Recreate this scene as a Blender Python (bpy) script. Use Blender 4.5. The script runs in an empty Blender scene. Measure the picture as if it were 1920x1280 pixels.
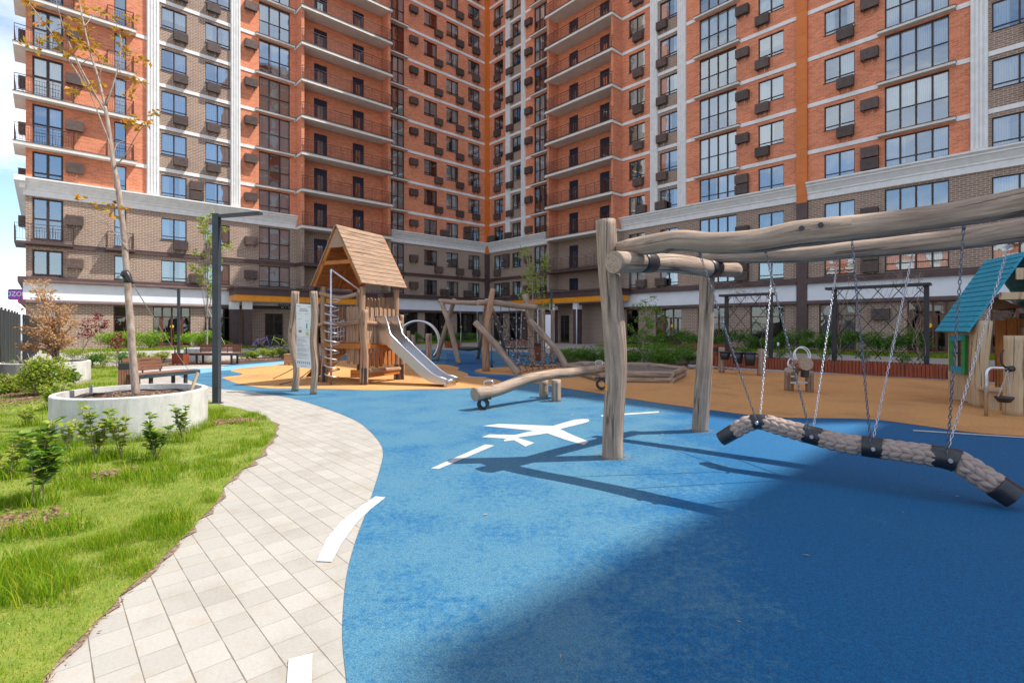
import bpy, bmesh, math, random
import numpy as np
from mathutils import Vector, Matrix
S = bpy.context.scene
COL = S.collection
R = math.radians
rnd = random.Random(7)
H0 = 1.5            # eye height of the photograph
FP = 955.0          # focal length in photograph pixels (1920 wide)
HY = 613.0          # horizon row of the photograph
# ---------------------------------------------------------------- camera
cd = bpy.data.cameras.new('camera'); cam = bpy.data.objects.new('camera', cd); COL.objects.link(cam)
cd.sensor_width = 36.0; cd.lens = 36.0*FP/1920.0; cd.shift_y = -(640-HY)/1920.0
cd.clip_start = 0.05; cd.clip_end = 3000
cam.location = (0, 0, H0); cam.rotation_euler = (R(90), 0, 0)
S.camera = cam
# ---------------------------------------------------------------- light
SUN_EL = R(58.0); SUN_AZ = math.atan2(0.085, 1.0)     # towards the sun, measured from +X
S.view_settings.view_transform = 'Standard'; S.view_settings.look = 'None'
S.view_settings.exposure = 0.82; S.view_settings.gamma = 1.0
W = bpy.data.worlds.new('World'); S.world = W; W.use_nodes = True
nt = W.node_tree; nt.nodes.clear()
def wn(t, **k):
    n = nt.nodes.new(t)
    for a, b in k.items(): setattr(n, a, b)
    return n
sky = wn('ShaderNodeTexSky', sky_type='NISHITA', sun_disc=False, sun_elevation=SUN_EL, sun_rotation=R(90)-SUN_AZ,
         air_density=1.0, dust_density=0.6, ozone_density=2.5, altitude=200)
bg1 = wn('ShaderNodeBackground'); bg1.inputs[1].default_value = 0.15
bg2 = wn('ShaderNodeBackground'); bg2.inputs[0].default_value = (0.93, 0.96, 1.0, 1); bg2.inputs[1].default_value = 0.88
tc = wn('ShaderNodeTexCoord'); mp = wn('ShaderNodeMapping'); mp.inputs['Scale'].default_value = (1, 1, 2.6)
mp.inputs['Location'].default_value = (0.35, 0.12, 0.5)
no = wn('ShaderNodeTexNoise'); no.inputs['Scale'].default_value = 2.1; no.inputs['Detail'].default_value = 9; no.inputs['Roughness'].default_value = 0.56
rp = wn('ShaderNodeValToRGB'); rp.color_ramp.elements[0].position = 0.44; rp.color_ramp.elements[1].position = 0.62
mx = wn('ShaderNodeMixShader'); out = wn('ShaderNodeOutputWorld')
L = nt.links.new
L(tc.outputs['Generated'], mp.inputs['Vector']); L(mp.outputs[0], no.inputs['Vector']); L(no.outputs['Fac'], rp.inputs[0])
L(sky.outputs[0], bg1.inputs[0]); L(rp.outputs[0], mx.inputs[0]); L(bg1.outputs[0], mx.inputs[1]); L(bg2.outputs[0], mx.inputs[2])
L(mx.outputs[0], out.inputs[0])
sl = bpy.data.lights.new('sun', 'SUN'); sun = bpy.data.objects.new('sun', sl); COL.objects.link(sun)
sl.energy = 4.0; sl.angle = R(0.35); sl.color = (1.0, 0.955, 0.88)
sd = Vector((math.cos(SUN_EL)*math.cos(SUN_AZ), math.cos(SUN_EL)*math.sin(SUN_AZ), math.sin(SUN_EL)))
sun.rotation_euler = sd.to_track_quat('Z', 'Y').to_euler(); sun.location = (30, 0, 60)
# ---------------------------------------------------------------- helpers
def at(px, py, Y): return Vector(((px-960)/FP*Y, Y, H0+(HY-py)/FP*Y))
def G(px, py, z=0.0):
    Y = (H0-z)*FP/(py-HY); return Vector(((px-960)/FP*Y, Y, z))
def tag(o, label=None, cat=None, group=None, kind=None):
    if label: o['label'] = label
    if cat: o['category'] = cat
    if group: o['group'] = group
    if kind: o['kind'] = kind
    return o
def empty(name, loc=(0, 0, 0), rz=0.0, **k):
    o = bpy.data.objects.new(name, None); COL.objects.link(o); o.location = loc; o.rotation_euler = (0, 0, rz)
    o.empty_display_size = 0.2
    return tag(o, **k)
def copy_tree(o, parent=None):
    c = o.copy(); COL.objects.link(c)
    if parent is not None: c.parent = parent
    for ch in list(o.children): copy_tree(ch, c)
    return c
def catmull(P, n):
    P = [Vector(p) for p in P]
    if len(P) == 2: return [P[0].lerp(P[1], i/n) for i in range(n+1)]
    Q = [P[0]*2-P[1]]+P+[P[-1]*2-P[-2]]; o = []
    m = len(P)-1; per = max(1, n//m)
    for i in range(1, m+1):
        a, b, c, d = Q[i-1], Q[i], Q[i+1], Q[i+2]
        for k in range(per):
            t = k/per
            o.append(0.5*((2*b)+(c-a)*t+(2*a-5*b+4*c-d)*t*t+(3*b-a-3*c+d)*t**3))
    o.append(P[-1]); return o
class MB:
    def __init__(s): s.v = []; s.f = []; s.m = []; s.uv = []; s.sm = []
    def face(s, pts, m=0, uv=None, sm=False):
        n = len(s.v); s.v += [tuple(p) for p in pts]; s.f.append(tuple(range(n, n+len(pts)))); s.m.append(m); s.sm.append(sm)
        s.uv += uv if uv else [(0, 0)]*len(pts)
    def box(s, x0, x1, y0, y1, z0, z1, m=0, M=None):
        if x0 > x1: x0, x1 = x1, x0
        if y0 > y1: y0, y1 = y1, y0
        if z0 > z1: z0, z1 = z1, z0
        lens = (x1-x0, y1-y0, z1-z0); la = lens.index(max(lens)); ou = rnd.random()*7
        c = [(x, y, z) for x in (x0, x1) for y in (y0, y1) for z in (z0, z1)]
        cc = [M @ Vector(p) for p in c] if M is not None else c
        for q in ((0, 1, 3, 2), (4, 6, 7, 5), (0, 4, 5, 1), (2, 3, 7, 6), (0, 2, 6, 4), (1, 5, 7, 3)):
            uv = [(sum(c[i][k] for k in range(3) if k != la)+ou, c[i][la]+ou) for i in q]
            s.face([cc[i] for i in q], m, uv)
    def bar(s, a, b, w, h=None, m=0, up=(0, 0, 1)):
        a = Vector(a); b = Vector(b); h = h or w; d = b-a; l = d.length; d = d/l; up = Vector(up)
        if abs(d.dot(up)) > 0.98: up = Vector((1, 0, 0)) if abs(d.x) < .9 else Vector((0, 1, 0))
        x = d.cross(up).normalized(); y = x.cross(d).normalized()
        M = Matrix(((x.x, y.x, d.x, a.x), (x.y, y.y, d.y, a.y), (x.z, y.z, d.z, a.z), (0, 0, 0, 1)))
        s.box(-w/2, w/2, -h/2, h/2, 0, l, m, M)
    def tube(s, P, r, n=8, m=0, caps=True, capm=None, wob=0.0, seed=0, closed=False, smooth=True, flat=1.0):
        P = [Vector(p) for p in P]; k = len(P)
        rr = r if isinstance(r, (list, tuple)) else [r]*k
        if len(rr) != k: rr = [rr[min(len(rr)-1, int(i/(k-1)*(len(rr)-1)))]*(1-((i/(k-1)*(len(rr)-1)) % 1))+rr[min(len(rr)-1, int(i/(k-1)*(len(rr)-1))+1)]*((i/(k-1)*(len(rr)-1)) % 1) for i in range(k)]
        rg = random.Random(seed); ph = [rg.random()*6.28 for _ in range(6)]
        b0 = len(s.v); nx = None; L_ = 0; ls = []
        for i, p in enumerate(P):
            if closed: t = P[(i+1) % k]-P[i-1]
            else: t = P[min(i+1, k-1)]-P[max(i-1, 0)]
            t = t.normalized() if t.length > 1e-9 else Vector((0, 0, 1))
            if nx is None:
                nx = t.cross(Vector((0, 0, 1)))
                if nx.length < .2: nx = Vector((1, 0, 0))
            nx = (nx-t*nx.dot(t)).normalized(); ny = t.cross(nx)
            if i: L_ += (P[i]-P[i-1]).length
            ls.append(L_)
            for j in range(n):
                a = 2*math.pi*j/n; q = rr[i]
                if wob: q *= 1+wob*(math.sin(2*a+ph[0]+L_*1.1)*.5+math.sin(3*a+ph[1]-L_*1.7)*.35+math.sin(L_*4.1+ph[2])*.5+math.sin(L_*9.3+ph[3]+a)*.25+math.sin(a+L_*2.2+ph[4])*.4)
                v = p+nx*math.cos(a)*q+ny*math.sin(a)*q*flat
                s.v.append(tuple(v))
        seg = k if closed else k-1; u = rg.random()*5
        for i in range(seg):
            i2 = (i+1) % k
            for j in range(n):
                j2 = (j+1) % n
                s.f.append((b0+i*n+j, b0+i*n+j2, b0+i2*n+j2, b0+i2*n+j)); s.m.append(m); s.sm.append(smooth)
                c = 2*math.pi*max(rr[i], .01)/n; l1 = ls[i2] if i2 else L_+.1
                s.uv += [(u+c*j, ls[i]), (u+c*(j+1), ls[i]), (u+c*(j+1), l1), (u+c*j, l1)]
        if caps and not closed:
            cm = m if capm is None else capm
            for i, rev in ((0, True), (k-1, False)):
                ring = [b0+i*n+j for j in range(n)]
                if rev: ring = ring[::-1]
                s.f.append(tuple(ring)); s.m.append(cm); s.sm.append(False)
                s.uv += [(math.cos(2*math.pi*j/n)*rr[i], math.sin(2*math.pi*j/n)*rr[i]) for j in range(n)]
    def cyl(s, p, r, h, n=24, m=0, r2=None):
        p = Vector(p); s.tube([p, p+Vector((0, 0, h))], [r, r if r2 is None else r2], n, m)
    def build(s, name, mats, parent=None, loc=None):
        if not isinstance(mats, (list, tuple)): mats = [mats]
        me = bpy.data.meshes.new(name); me.from_pydata(s.v, [], s.f)
        me.polygons.foreach_set('material_index', s.m); me.polygons.foreach_set('use_smooth', s.sm)
        ul = me.uv_layers.new(name='UV'); ul.data.foreach_set('uv', np.array(s.uv, dtype=np.float32).ravel())
        for q in mats: me.materials.append(q)
        me.update(); o = bpy.data.objects.new(name, me); COL.objects.link(o)
        if parent is not None: o.parent = parent
        if loc is not None: o.location = loc
        return o
# ---------------------------------------------------------------- materials
class NT:
    def __init__(s, name):
        s.mat = bpy.data.materials.new(name); s.mat.use_nodes = True; s.t = s.mat.node_tree
        s.b = s.t.nodes['Principled BSDF']; s.o = s.t.nodes['Material Output']
    def n(s, typ, ins=None, **k):
        x = s.t.nodes.new(typ)
        for a, b in k.items(): setattr(x, a, b)
        for a, b in (ins or {}).items():
            if isinstance(b, bpy.types.NodeSocket): s.t.links.new(b, x.inputs[a])
            else: x.inputs[a].default_value = b
        return x
    def l(s, a, b): s.t.links.new(a, b)
    def coord(s, kind='Object', scale=(1, 1, 1), rot=(0, 0, 0)):
        c = s.n('ShaderNodeTexCoord').outputs[kind] if kind != 'World' else s.n('ShaderNodeNewGeometry').outputs['Position']
        return s.n('ShaderNodeMapping', {'Vector': c, 'Scale': scale, 'Rotation': rot}).outputs[0]
    def noise(s, vec, scale, detail=5, rough=.55): return s.n('ShaderNodeTexNoise', {'Vector': vec, 'Scale': scale, 'Detail': detail, 'Roughness': rough}).outputs['Fac']
    def ramp(s, fac, stops):
        r = s.n('ShaderNodeValToRGB', {0: fac}); e = r.color_ramp.elements
        while len(e) < len(stops): e.new(.5)
        for q, (p, c) in zip(e, stops): q.position = p; q.color = (c[0], c[1], c[2], 1) if not isinstance(c, (int, float)) else (c, c, c, 1)
        return r.outputs[0]
    def mix(s, f, a, b, mode='MIX'):
        x = s.n('ShaderNodeMix', data_type='RGBA', blend_type=mode)
        for i, q in ((0, f), (6, a), (7, b)):
            if isinstance(q, bpy.types.NodeSocket): s.l(q, x.inputs[i])
            else: x.inputs[i].default_value = q if i == 0 else (q[0], q[1], q[2], 1)
        return x.outputs[2]
    def math(s, op, a, b=0.0, c=None):
        x = s.n('ShaderNodeMath', operation=op)
        for i, q in ((0, a), (1, b), (2, c)):
            if q is None: continue
            if isinstance(q, bpy.types.NodeSocket): s.l(q, x.inputs[i])
            else: x.inputs[i].default_value = q
        return x.outputs[0]
    def bump(s, h, strength=.3, dist=.01):
        b = s.n('ShaderNodeBump', {'Height': h, 'Strength': strength, 'Distance': dist}); s.l(b.outputs[0], s.b.inputs['Normal']); return b
    def col(s, c):
        if isinstance(c, bpy.types.NodeSocket): s.l(c, s.b.inputs['Base Color'])
        else: s.b.inputs['Base Color'].default_value = (c[0], c[1], c[2], 1)
    def set(s, rough=None, metal=None, spec=None):
        if rough is not None: s.b.inputs['Roughness'].default_value = rough
        if metal is not None: s.b.inputs['Metallic'].default_value = metal
        if spec is not None: s.b.inputs['Specular IOR Level'].default_value = spec
        return s
def nmat(name, c1, c2, scale=6, rough=.75, metal=0, bump=.15, coord='Object', stretch=(1, 1, 1), spec=.4, bscale=None, lo=.35, hi=.65, dist=.01):
    m = NT(name); v = m.coord(coord, stretch); f = m.noise(v, scale)
    m.col(m.ramp(f, [(lo, c1), (hi, c2)])); m.set(rough, metal, spec)
    if bump: m.bump(m.noise(v, bscale or scale*4, 4), bump, dist)
    return m.mat
def brick(name, cols, mortar, w=.5, h=.1, mort=.012):
    m = NT(name); c = m.n('ShaderNodeTexCoord').outputs['Object']; sp = m.n('ShaderNodeSeparateXYZ', {0: c})
    u = m.math('ADD', sp.outputs[0], sp.outputs[1]); v = m.n('ShaderNodeCombineXYZ', {0: u, 1: sp.outputs[2]}).outputs[0]
    b = m.n('ShaderNodeTexBrick', {'Vector': v, 'Scale': 1.0, 'Mortar Size': mort, 'Mortar Smooth': .3, 'Bias': 0.0, 'Brick Width': w, 'Row Height': h,
            'Color1': (*cols[0], 1), 'Color2': (*cols[1], 1), 'Mortar': (*mortar, 1)})
    n1 = m.noise(c, .35, 4); n2 = m.noise(v, 9.0, 3)
    x = m.mix(.35, b.outputs['Color'], m.ramp(n2, [(.3, cols[2]), (.7, cols[3])]), 'MULTIPLY')
    x = m.mix(1.0, x, m.ramp(n1, [(.3, (.86, .86, .88)), (.7, (1.06, 1.04, 1.02))]), 'MULTIPLY')
    m.col(x); m.set(.85, 0, .25); m.bump(m.math('SUBTRACT', 1.0, b.outputs['Fac']), .5, .008)
    return m.mat
M = {}
M['orange_brick'] = brick('orange_brick', [(.80, .275, .14), (.60, .185, .09), (.66, .66, .66), (1.3, 1.3, 1.3)], (.62, .34, .22), .34, .115, .014)
M['brown_brick'] = brick('brown_brick', [(.32, .215, .155), (.25, .165, .12), (.65, .65, .65), (1.3, 1.3, 1.3)], (.54, .45, .37), .34, .115, .016)
M['stucco'] = nmat('white_stucco', (.70, .69, .665), (.79, .78, .755), 3, .8, bump=.08)
M['soffit'] = nmat('cream_soffit', (.66, .63, .575), (.74, .71, .65), 2, .85, bump=.05)
M['trim'] = nmat('brown_metal_trim', (.075, .045, .042), (.10, .06, .055), 2, .45, bump=.03)
M['orange_panel'] = nmat('orange_panel', (.58, .15, .02), (.64, .18, .03), 2, .45, bump=.02)
M['canopy_orange'] = nmat('canopy_orange', (.75, .26, .01), (.80, .30, .015), 2, .4, bump=.02)
M['signband'] = nmat('white_panel', (.72, .73, .76), (.78, .79, .82), 1.2, .5, bump=.02)
M['frame'] = nmat('dark_brown_frame', (.030, .018, .016), (.045, .027, .024), 4, .4, bump=.0)
M['door_frame'] = nmat('red_brown_frame', (.10, .035, .022), (.13, .045, .028), 4, .4, bump=.0)
M['bluedoor'] = nmat('dark_blue_door', (.012, .016, .038), (.02, .024, .05), 4, .35, bump=.0)
M['room'] = nmat('dark_interior', (.035, .033, .035), (.10, .095, .09), .8, .9, bump=.0)
M['ac'] = nmat('brown_ac_metal', (.085, .055, .048), (.13, .088, .076), 5, .5, bump=.03)
m = NT('brown_ac_metal'); oi = m.n('ShaderNodeObjectInfo').outputs['Random']; m.col(m.mix(1.0, m.ramp(m.noise(m.coord('World'), 5), [(.35, (.10, .068, .058)), (.65, (.15, .105, .090))]), m.ramp(oi, [(0, (.75, .75, .75)), (.5, (1, 1, 1)), (1, (1.35, 1.3, 1.25))]), 'MULTIPLY')); m.set(.5); M['ac'] = m.mat
M['rail'] = nmat('brown_railing_metal', (.07, .035, .03), (.09, .045, .038), 4, .45, bump=.0)
M['black'] = nmat('black_metal', (.018, .019, .022), (.03, .032, .036), 8, .45, bump=.05)
M['grey_metal'] = nmat('anthracite_metal', (.035, .042, .050), (.05, .058, .068), 5, .5, bump=.04)
m = NT('curtain'); c = m.coord('Object'); sp = m.n('ShaderNodeSeparateXYZ', {0: c}); w_ = m.n('ShaderNodeTexWave', {'Vector': c, 'Scale': 3.2, 'Distortion': 2.2, 'Detail': 1.0})
oi = m.n('ShaderNodeObjectInfo').outputs['Random']; m.col(m.mix(1.0, m.ramp(w_.outputs['Fac'], [(.0, (.58, .59, .59)), (1., (.92, .92, .90))]), m.ramp(oi, [(0, (.95, .95, .95)), (.45, (1, .98, .93)), (.6, (.62, .66, .72)), (.75, (1, 1, 1)), (.87, (.85, .72, .58)), (1, (.45, .46, .48))]), 'MULTIPLY')); m.set(.9); M['curtain'] = m.mat
def glass(name, tint, ior, bumpd=.012, sc=1.1, base=.26):
    m = NT(name); f = m.n('ShaderNodeFresnel', {'IOR': ior}); v = m.coord('World'); nb = m.noise(v, sc, 1, .3)
    b = m.n('ShaderNodeBump', {'Height': nb, 'Strength': .5, 'Distance': bumpd})
    gl = m.n('ShaderNodeBsdfGlossy', {'Color': (.86, .94, 1, 1), 'Roughness': .01, 'Normal': b.outputs[0]}); tr = m.n('ShaderNodeBsdfTransparent', {'Color': (*tint, 1)})
    mm = m.n('ShaderNodeMixShader', {0: m.math('MULTIPLY_ADD', f.outputs[0], 1-base, base), 1: tr.outputs[0], 2: gl.outputs[0]}); m.l(mm.outputs[0], m.o.inputs[0]); return m.mat
M['glass'] = glass('window_glass', (.80, .84, .86), 1.7)
M['shopglass'] = glass('shop_glass', (.45, .5, .5), 1.5, base=.1)
# ================================================================ the apartment buildings
CX, CY = -2.74, 56.8
ROOF = 57.0
FL = [3.75, 6.80]+[9.87+3*k for k in range(16)]      # floor levels from the second storey up
class Wing:
    """along = distance from the inner corner of the courtyard, out = distance in front of the wall"""
    def __init__(s, name, sg, rz, **k):
        s.sg = sg; s.root = empty(name, (CX, CY, 0), rz, **k); s.rz = rz; s.op = []; s.n = 0
        s.dir = Vector((math.cos(rz)*sg, math.sin(rz)*sg)); s.nrm = Vector((math.sin(rz), -math.cos(rz)))
    def wp(s, a, o, z): return Vector((CX+s.dir.x*a+s.nrm.x*o, CY+s.dir.y*a+s.nrm.y*o, z))
    def px(s, a, o, z):
        p = s.wp(a, o, z); return (960+FP*p.x/p.y, HY-FP*(p.z-H0)/p.y) if p.y > .3 else (9999, -9999)
    def seen(s, a, z, o=0): x, y = s.px(a, o, z); return y > -25 and -80 < x < 1975
    def b(s, mb, a0, a1, o0, o1, z0, z1, m=0): mb.box(s.sg*a0, s.sg*a1, -o0, -o1, z0, z1, m)
    def pt(s, a, o, z): return (s.sg*a, -o, z)
def wall(w, a0, a1, upper):
    """brick skin with its openings cut out, reveals, and dark rooms behind them"""
    A = sorted({a0, a1}|{x for o in w.op for x in o[:2]}|{x for q in upper for x in q[:2]}); Z = sorted({0, 9.75, ROOF}|{x for o in w.op for x in o[2:4]})
    mb = MB()
    for i in range(len(A)-1):
        ca = (A[i]+A[i+1])/2; ops = [o for o in w.op if o[0] < ca < o[1]]
        up = 0
        for q in upper:
            if q[0] <= ca <= q[1]: up = 1
        z = 0
        segs = []; cur = 0; mats = []
        zz = sorted({0, 9.75, ROOF}|{x for o in ops for x in o[2:4]})
        for j in range(len(zz)-1):
            cz = (zz[j]+zz[j+1])/2
            if any(o[2] < cz < o[3] for o in ops): continue
            mm = 1 if cz < 9.75 else up
            mb.face([w.pt(A[i], 0, zz[j]), w.pt(A[i+1], 0, zz[j]), w.pt(A[i+1], 0, zz[j+1]), w.pt(A[i], 0, zz[j+1])], mm)
    for (x0, x1, z0, z1, dep) in w.op:
        mm = 1 if z0 < 9.7 else 0
        for q in upper:
            if z0 > 9.7 and q[0] <= (x0+x1)/2 <= q[1]: mm = 1
        P = lambda a, o, z: w.pt(a, o, z)
        for (d0, d1, mt, e) in ((0, -.16, mm, 0), (-.16, -dep, 2, .0)):
            mb.face([P(x0, d0, z0), P(x1, d0, z0), P(x1, d1, z0), P(x0, d1, z0)], mt); mb.face([P(x0, d0, z1), P(x1, d0, z1), P(x1, d1, z1), P(x0, d1, z1)], mt)
            mb.face([P(x0, d0, z0), P(x0, d0, z1), P(x0, d1, z1), P(x0, d1, z0)], mt); mb.face([P(x1, d0, z0), P(x1, d0, z1), P(x1, d1, z1), P(x1, d1, z0)], mt)
        mb.face([P(x0, -dep, z0), P(x1, -dep, z0), P(x1, -dep, z1), P(x0, -dep, z1)], 2)
    # the far side, the ends and the flat roof
    D = -14.0
    for q in ([(a0, D, 0), (a1, D, 0), (a1, D, ROOF), (a0, D, ROOF)], [(a1, 0, 0), (a1, D, 0), (a1, D, 9.75), (a1, 0, 9.75)], [(a0, 0, ROOF), (a1, 0, ROOF), (a1, D, ROOF), (a0, D, ROOF)]):
        mb.face([w.pt(*p) for p in q], 1)
    mb.face([w.pt(*p) for p in [(a1, 0, 9.75), (a1, D, 9.75), (a1, D, ROOF), (a1, 0, ROOF)]], 0)
    return mb.build('brick_wall', [M['orange_brick'], M['brown_brick'], M['room']], w.root)
_wc = {}
def window_proto(W_, H_, nx, rows, fr=.055, fm='frame', gl='glass', curt=0, extra=None):
    """rows = heights (fractions from the bottom) of the transoms; meshes centred on the bottom middle"""
    key = (round(W_, 2), round(H_, 2), nx, tuple(rows), fm, gl, curt)
    if key in _wc: return _wc[key]
    f = MB(); hw = W_/2
    f.box(-hw, -hw+fr, -.0, .07, 0, H_); f.box(hw-fr, hw, 0, .07, 0, H_); f.box(-hw+fr, hw-fr, 0, .07, 0, fr); f.box(-hw+fr, hw-fr, 0, .07, H_-fr, H_)
    for i in range(1, nx):
        x = -hw+W_*i/nx; f.box(x-fr*.75, x+fr*.75, -.012, .068, fr, H_-fr)
    for r_ in rows:
        z = H_*r_
        for i in range(nx):
            xa = -hw+W_*i/nx+(fr if i == 0 else fr*.75); xb = -hw+W_*(i+1)/nx-(fr if i == nx-1 else fr*.75)
            f.box(xa, xb, -.004, .066, z-fr*.5, z+fr*.5)
    f.box(-hw-.04, hw+.04, -.16, 0, -.03, -.004)            # outer sill
    g = MB(); g.face([(-hw+fr, .035, fr), (hw-fr, .035, fr), (hw-fr, .035, H_-fr), (-hw+fr, .035, H_-fr)])
    c = None
    if curt:
        c = MB(); rg = random.Random(curt*31+int(W_*100)); n = int(W_/.045)
        def drape(xa, xb, zt, zb):
            k = max(2, int((xb-xa)/.04)); pr = None
            for i in range(k+1):
                x = xa+(xb-xa)*i/k; y = .11+.02*math.sin(i*2.1+rg.random()*.7)
                if pr: c.face([(pr[0], pr[1], zb), (x, y, zb), (x, y, zt), (pr[0], pr[1], zt)], 0, None, True)
                pr = (x, y)
        if curt == 1: drape(-hw+.03, hw-.03, H_-.03, .03)
        elif curt == 2: drape(-hw+.03, -hw*.35, H_-.03, .03); drape(hw*.45, hw-.03, H_-.03, .03)
        elif curt == 3: drape(-hw+.03, hw-.03, H_-.03, H_*.45)
        elif curt == 4: drape(-hw*.15, hw-.03, H_-.03, .03)
        elif curt == 5: drape(-hw+.03, hw*.2, H_-.03, .03)
    fo = f.build('window', M[fm]); go = g.build('pane', M[gl]); me_c = c.build('curtain', M['curtain']) if c else None
    _wc[key] = (fo.data, go.data, me_c.data if me_c else None)
    for o in (fo, go, me_c):
        if o: bpy.data.objects.remove(o)
    return _wc[key]
def put(name, data, parent, loc):
    o = bpy.data.objects.new(name, data); COL.objects.link(o); o.parent = parent; o.location = loc; return o
def window(w, a0, a1, z0, z1, nx=2, rows=(.16,), fm='frame', gl='glass', name='window', dep=.9, curt=None, fr=.055):
    w.op.append((a0, a1, z0, z1, dep))
    if curt is None: curt = rnd.choice((0, 1, 1, 2, 2, 3, 4, 5))
    d = window_proto(a1-a0, z1-z0, nx, rows, fr, fm, gl, curt)
    f = put(name, d[0], w.root, (w.sg*(a0+a1)/2, .10, z0)); put('pane', d[1], f, (0, 0, 0))
    if d[2]: put('curtain', d[2], f, (0, 0, 0))
    w.n += 1
    return f
# one slatted air conditioner basket, reused
def ac_mesh():
    m = MB(); W2, D2, Hh = .44, .40, .62
    for i in range(13):
        z = .02+i*.047; m.box(-W2, W2, -D2, -D2+.016, z, z+.030); m.box(-W2, -W2+.014, -D2+.018, -.03, z, z+.030); m.box(W2-.014, W2, -D2+.018, -.03, z, z+.030)
    for x in (-W2+.02, 0, W2-.02):
        m.box(x-.012, x+.012, -D2+.017, -D2+.035, 0, Hh)
    m.box(-W2, W2, -D2, -.02, Hh+.002, Hh+.016); m.box(-W2+.03, W2-.03, -D2+.05, -.06, .05, .56, 1)
    for x in (-.3, .3): m.box(x-.015, x+.015, -D2+.02, 0, -.03, .0); m.bar((x, -.02, -.2), (x, -.3, -.02), .02)
    m.tube(catmull([(.1, -.1, 0), (.12, -.12, -.12), (.06, -.06, -.2), (.03, 0, -.22)], 9), .012, 5, 2)
    return m.build('air_conditioner_box', [M['ac'], M['room'], M['stucco']])
_a = ac_mesh(); AC = _a.data; bpy.data.objects.remove(_a)
def ac(w, a, z): w.nac = getattr(w, 'nac', 0)+1; return put('air_conditioner_box', AC, w.root, (w.sg*a, 0, z))
def prof(w, mb, P, a0, a1, m=0):
    """profile (out, z) extruded along the wall"""
    for i in range(len(P)):
        p, q = P[i], P[(i+1) % len(P)]
        mb.face([w.pt(a0, *p), w.pt(a1, *p), w.pt(a1, *q), w.pt(a0, *q)], m)
    for a in (a0, a1): mb.face([w.pt(a, *p) for p in P], m)
def railing(w, mb, a0, a1, o, z, h=1.05, sides=(1, 1), pitch=.12, wallo=0.0):
    def run(p, q):
        p = Vector(w.pt(*p)); q = Vector(w.pt(*q)); d = q-p; n = max(2, int(d.length/pitch)); up = Vector((0, 0, 1))
        mb.bar(p+up*h, q+up*h, .045, .03); mb.bar(p+up*(h-.2), q+up*(h-.2), .018); mb.bar(p+up*.1, q+up*.1, .022)
        for i in range(n+1):
            r_ = p+d*i/n; big = i % 8 == 0
            mb.bar(r_+up*(-.1 if big else .1), r_+up*(h if big else h-.2), .032 if big else .015)
    run((a0, o, z), (a1, o, z))
    if sides[0]: run((a0, wallo+.03, z), (a0, o-.05, z))
    if sides[1]: run((a1, wallo+.03, z), (a1, o-.05, z))
CORN = [(0.02, 9.68), (.10, 9.68), (.10, 10.02), (.16, 10.08), (.16, 10.16), (.34, 10.46), (.40, 10.48), (.40, 10.56), (.52, 10.66), (.52, 10.75), (0.02, 10.82)]
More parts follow.
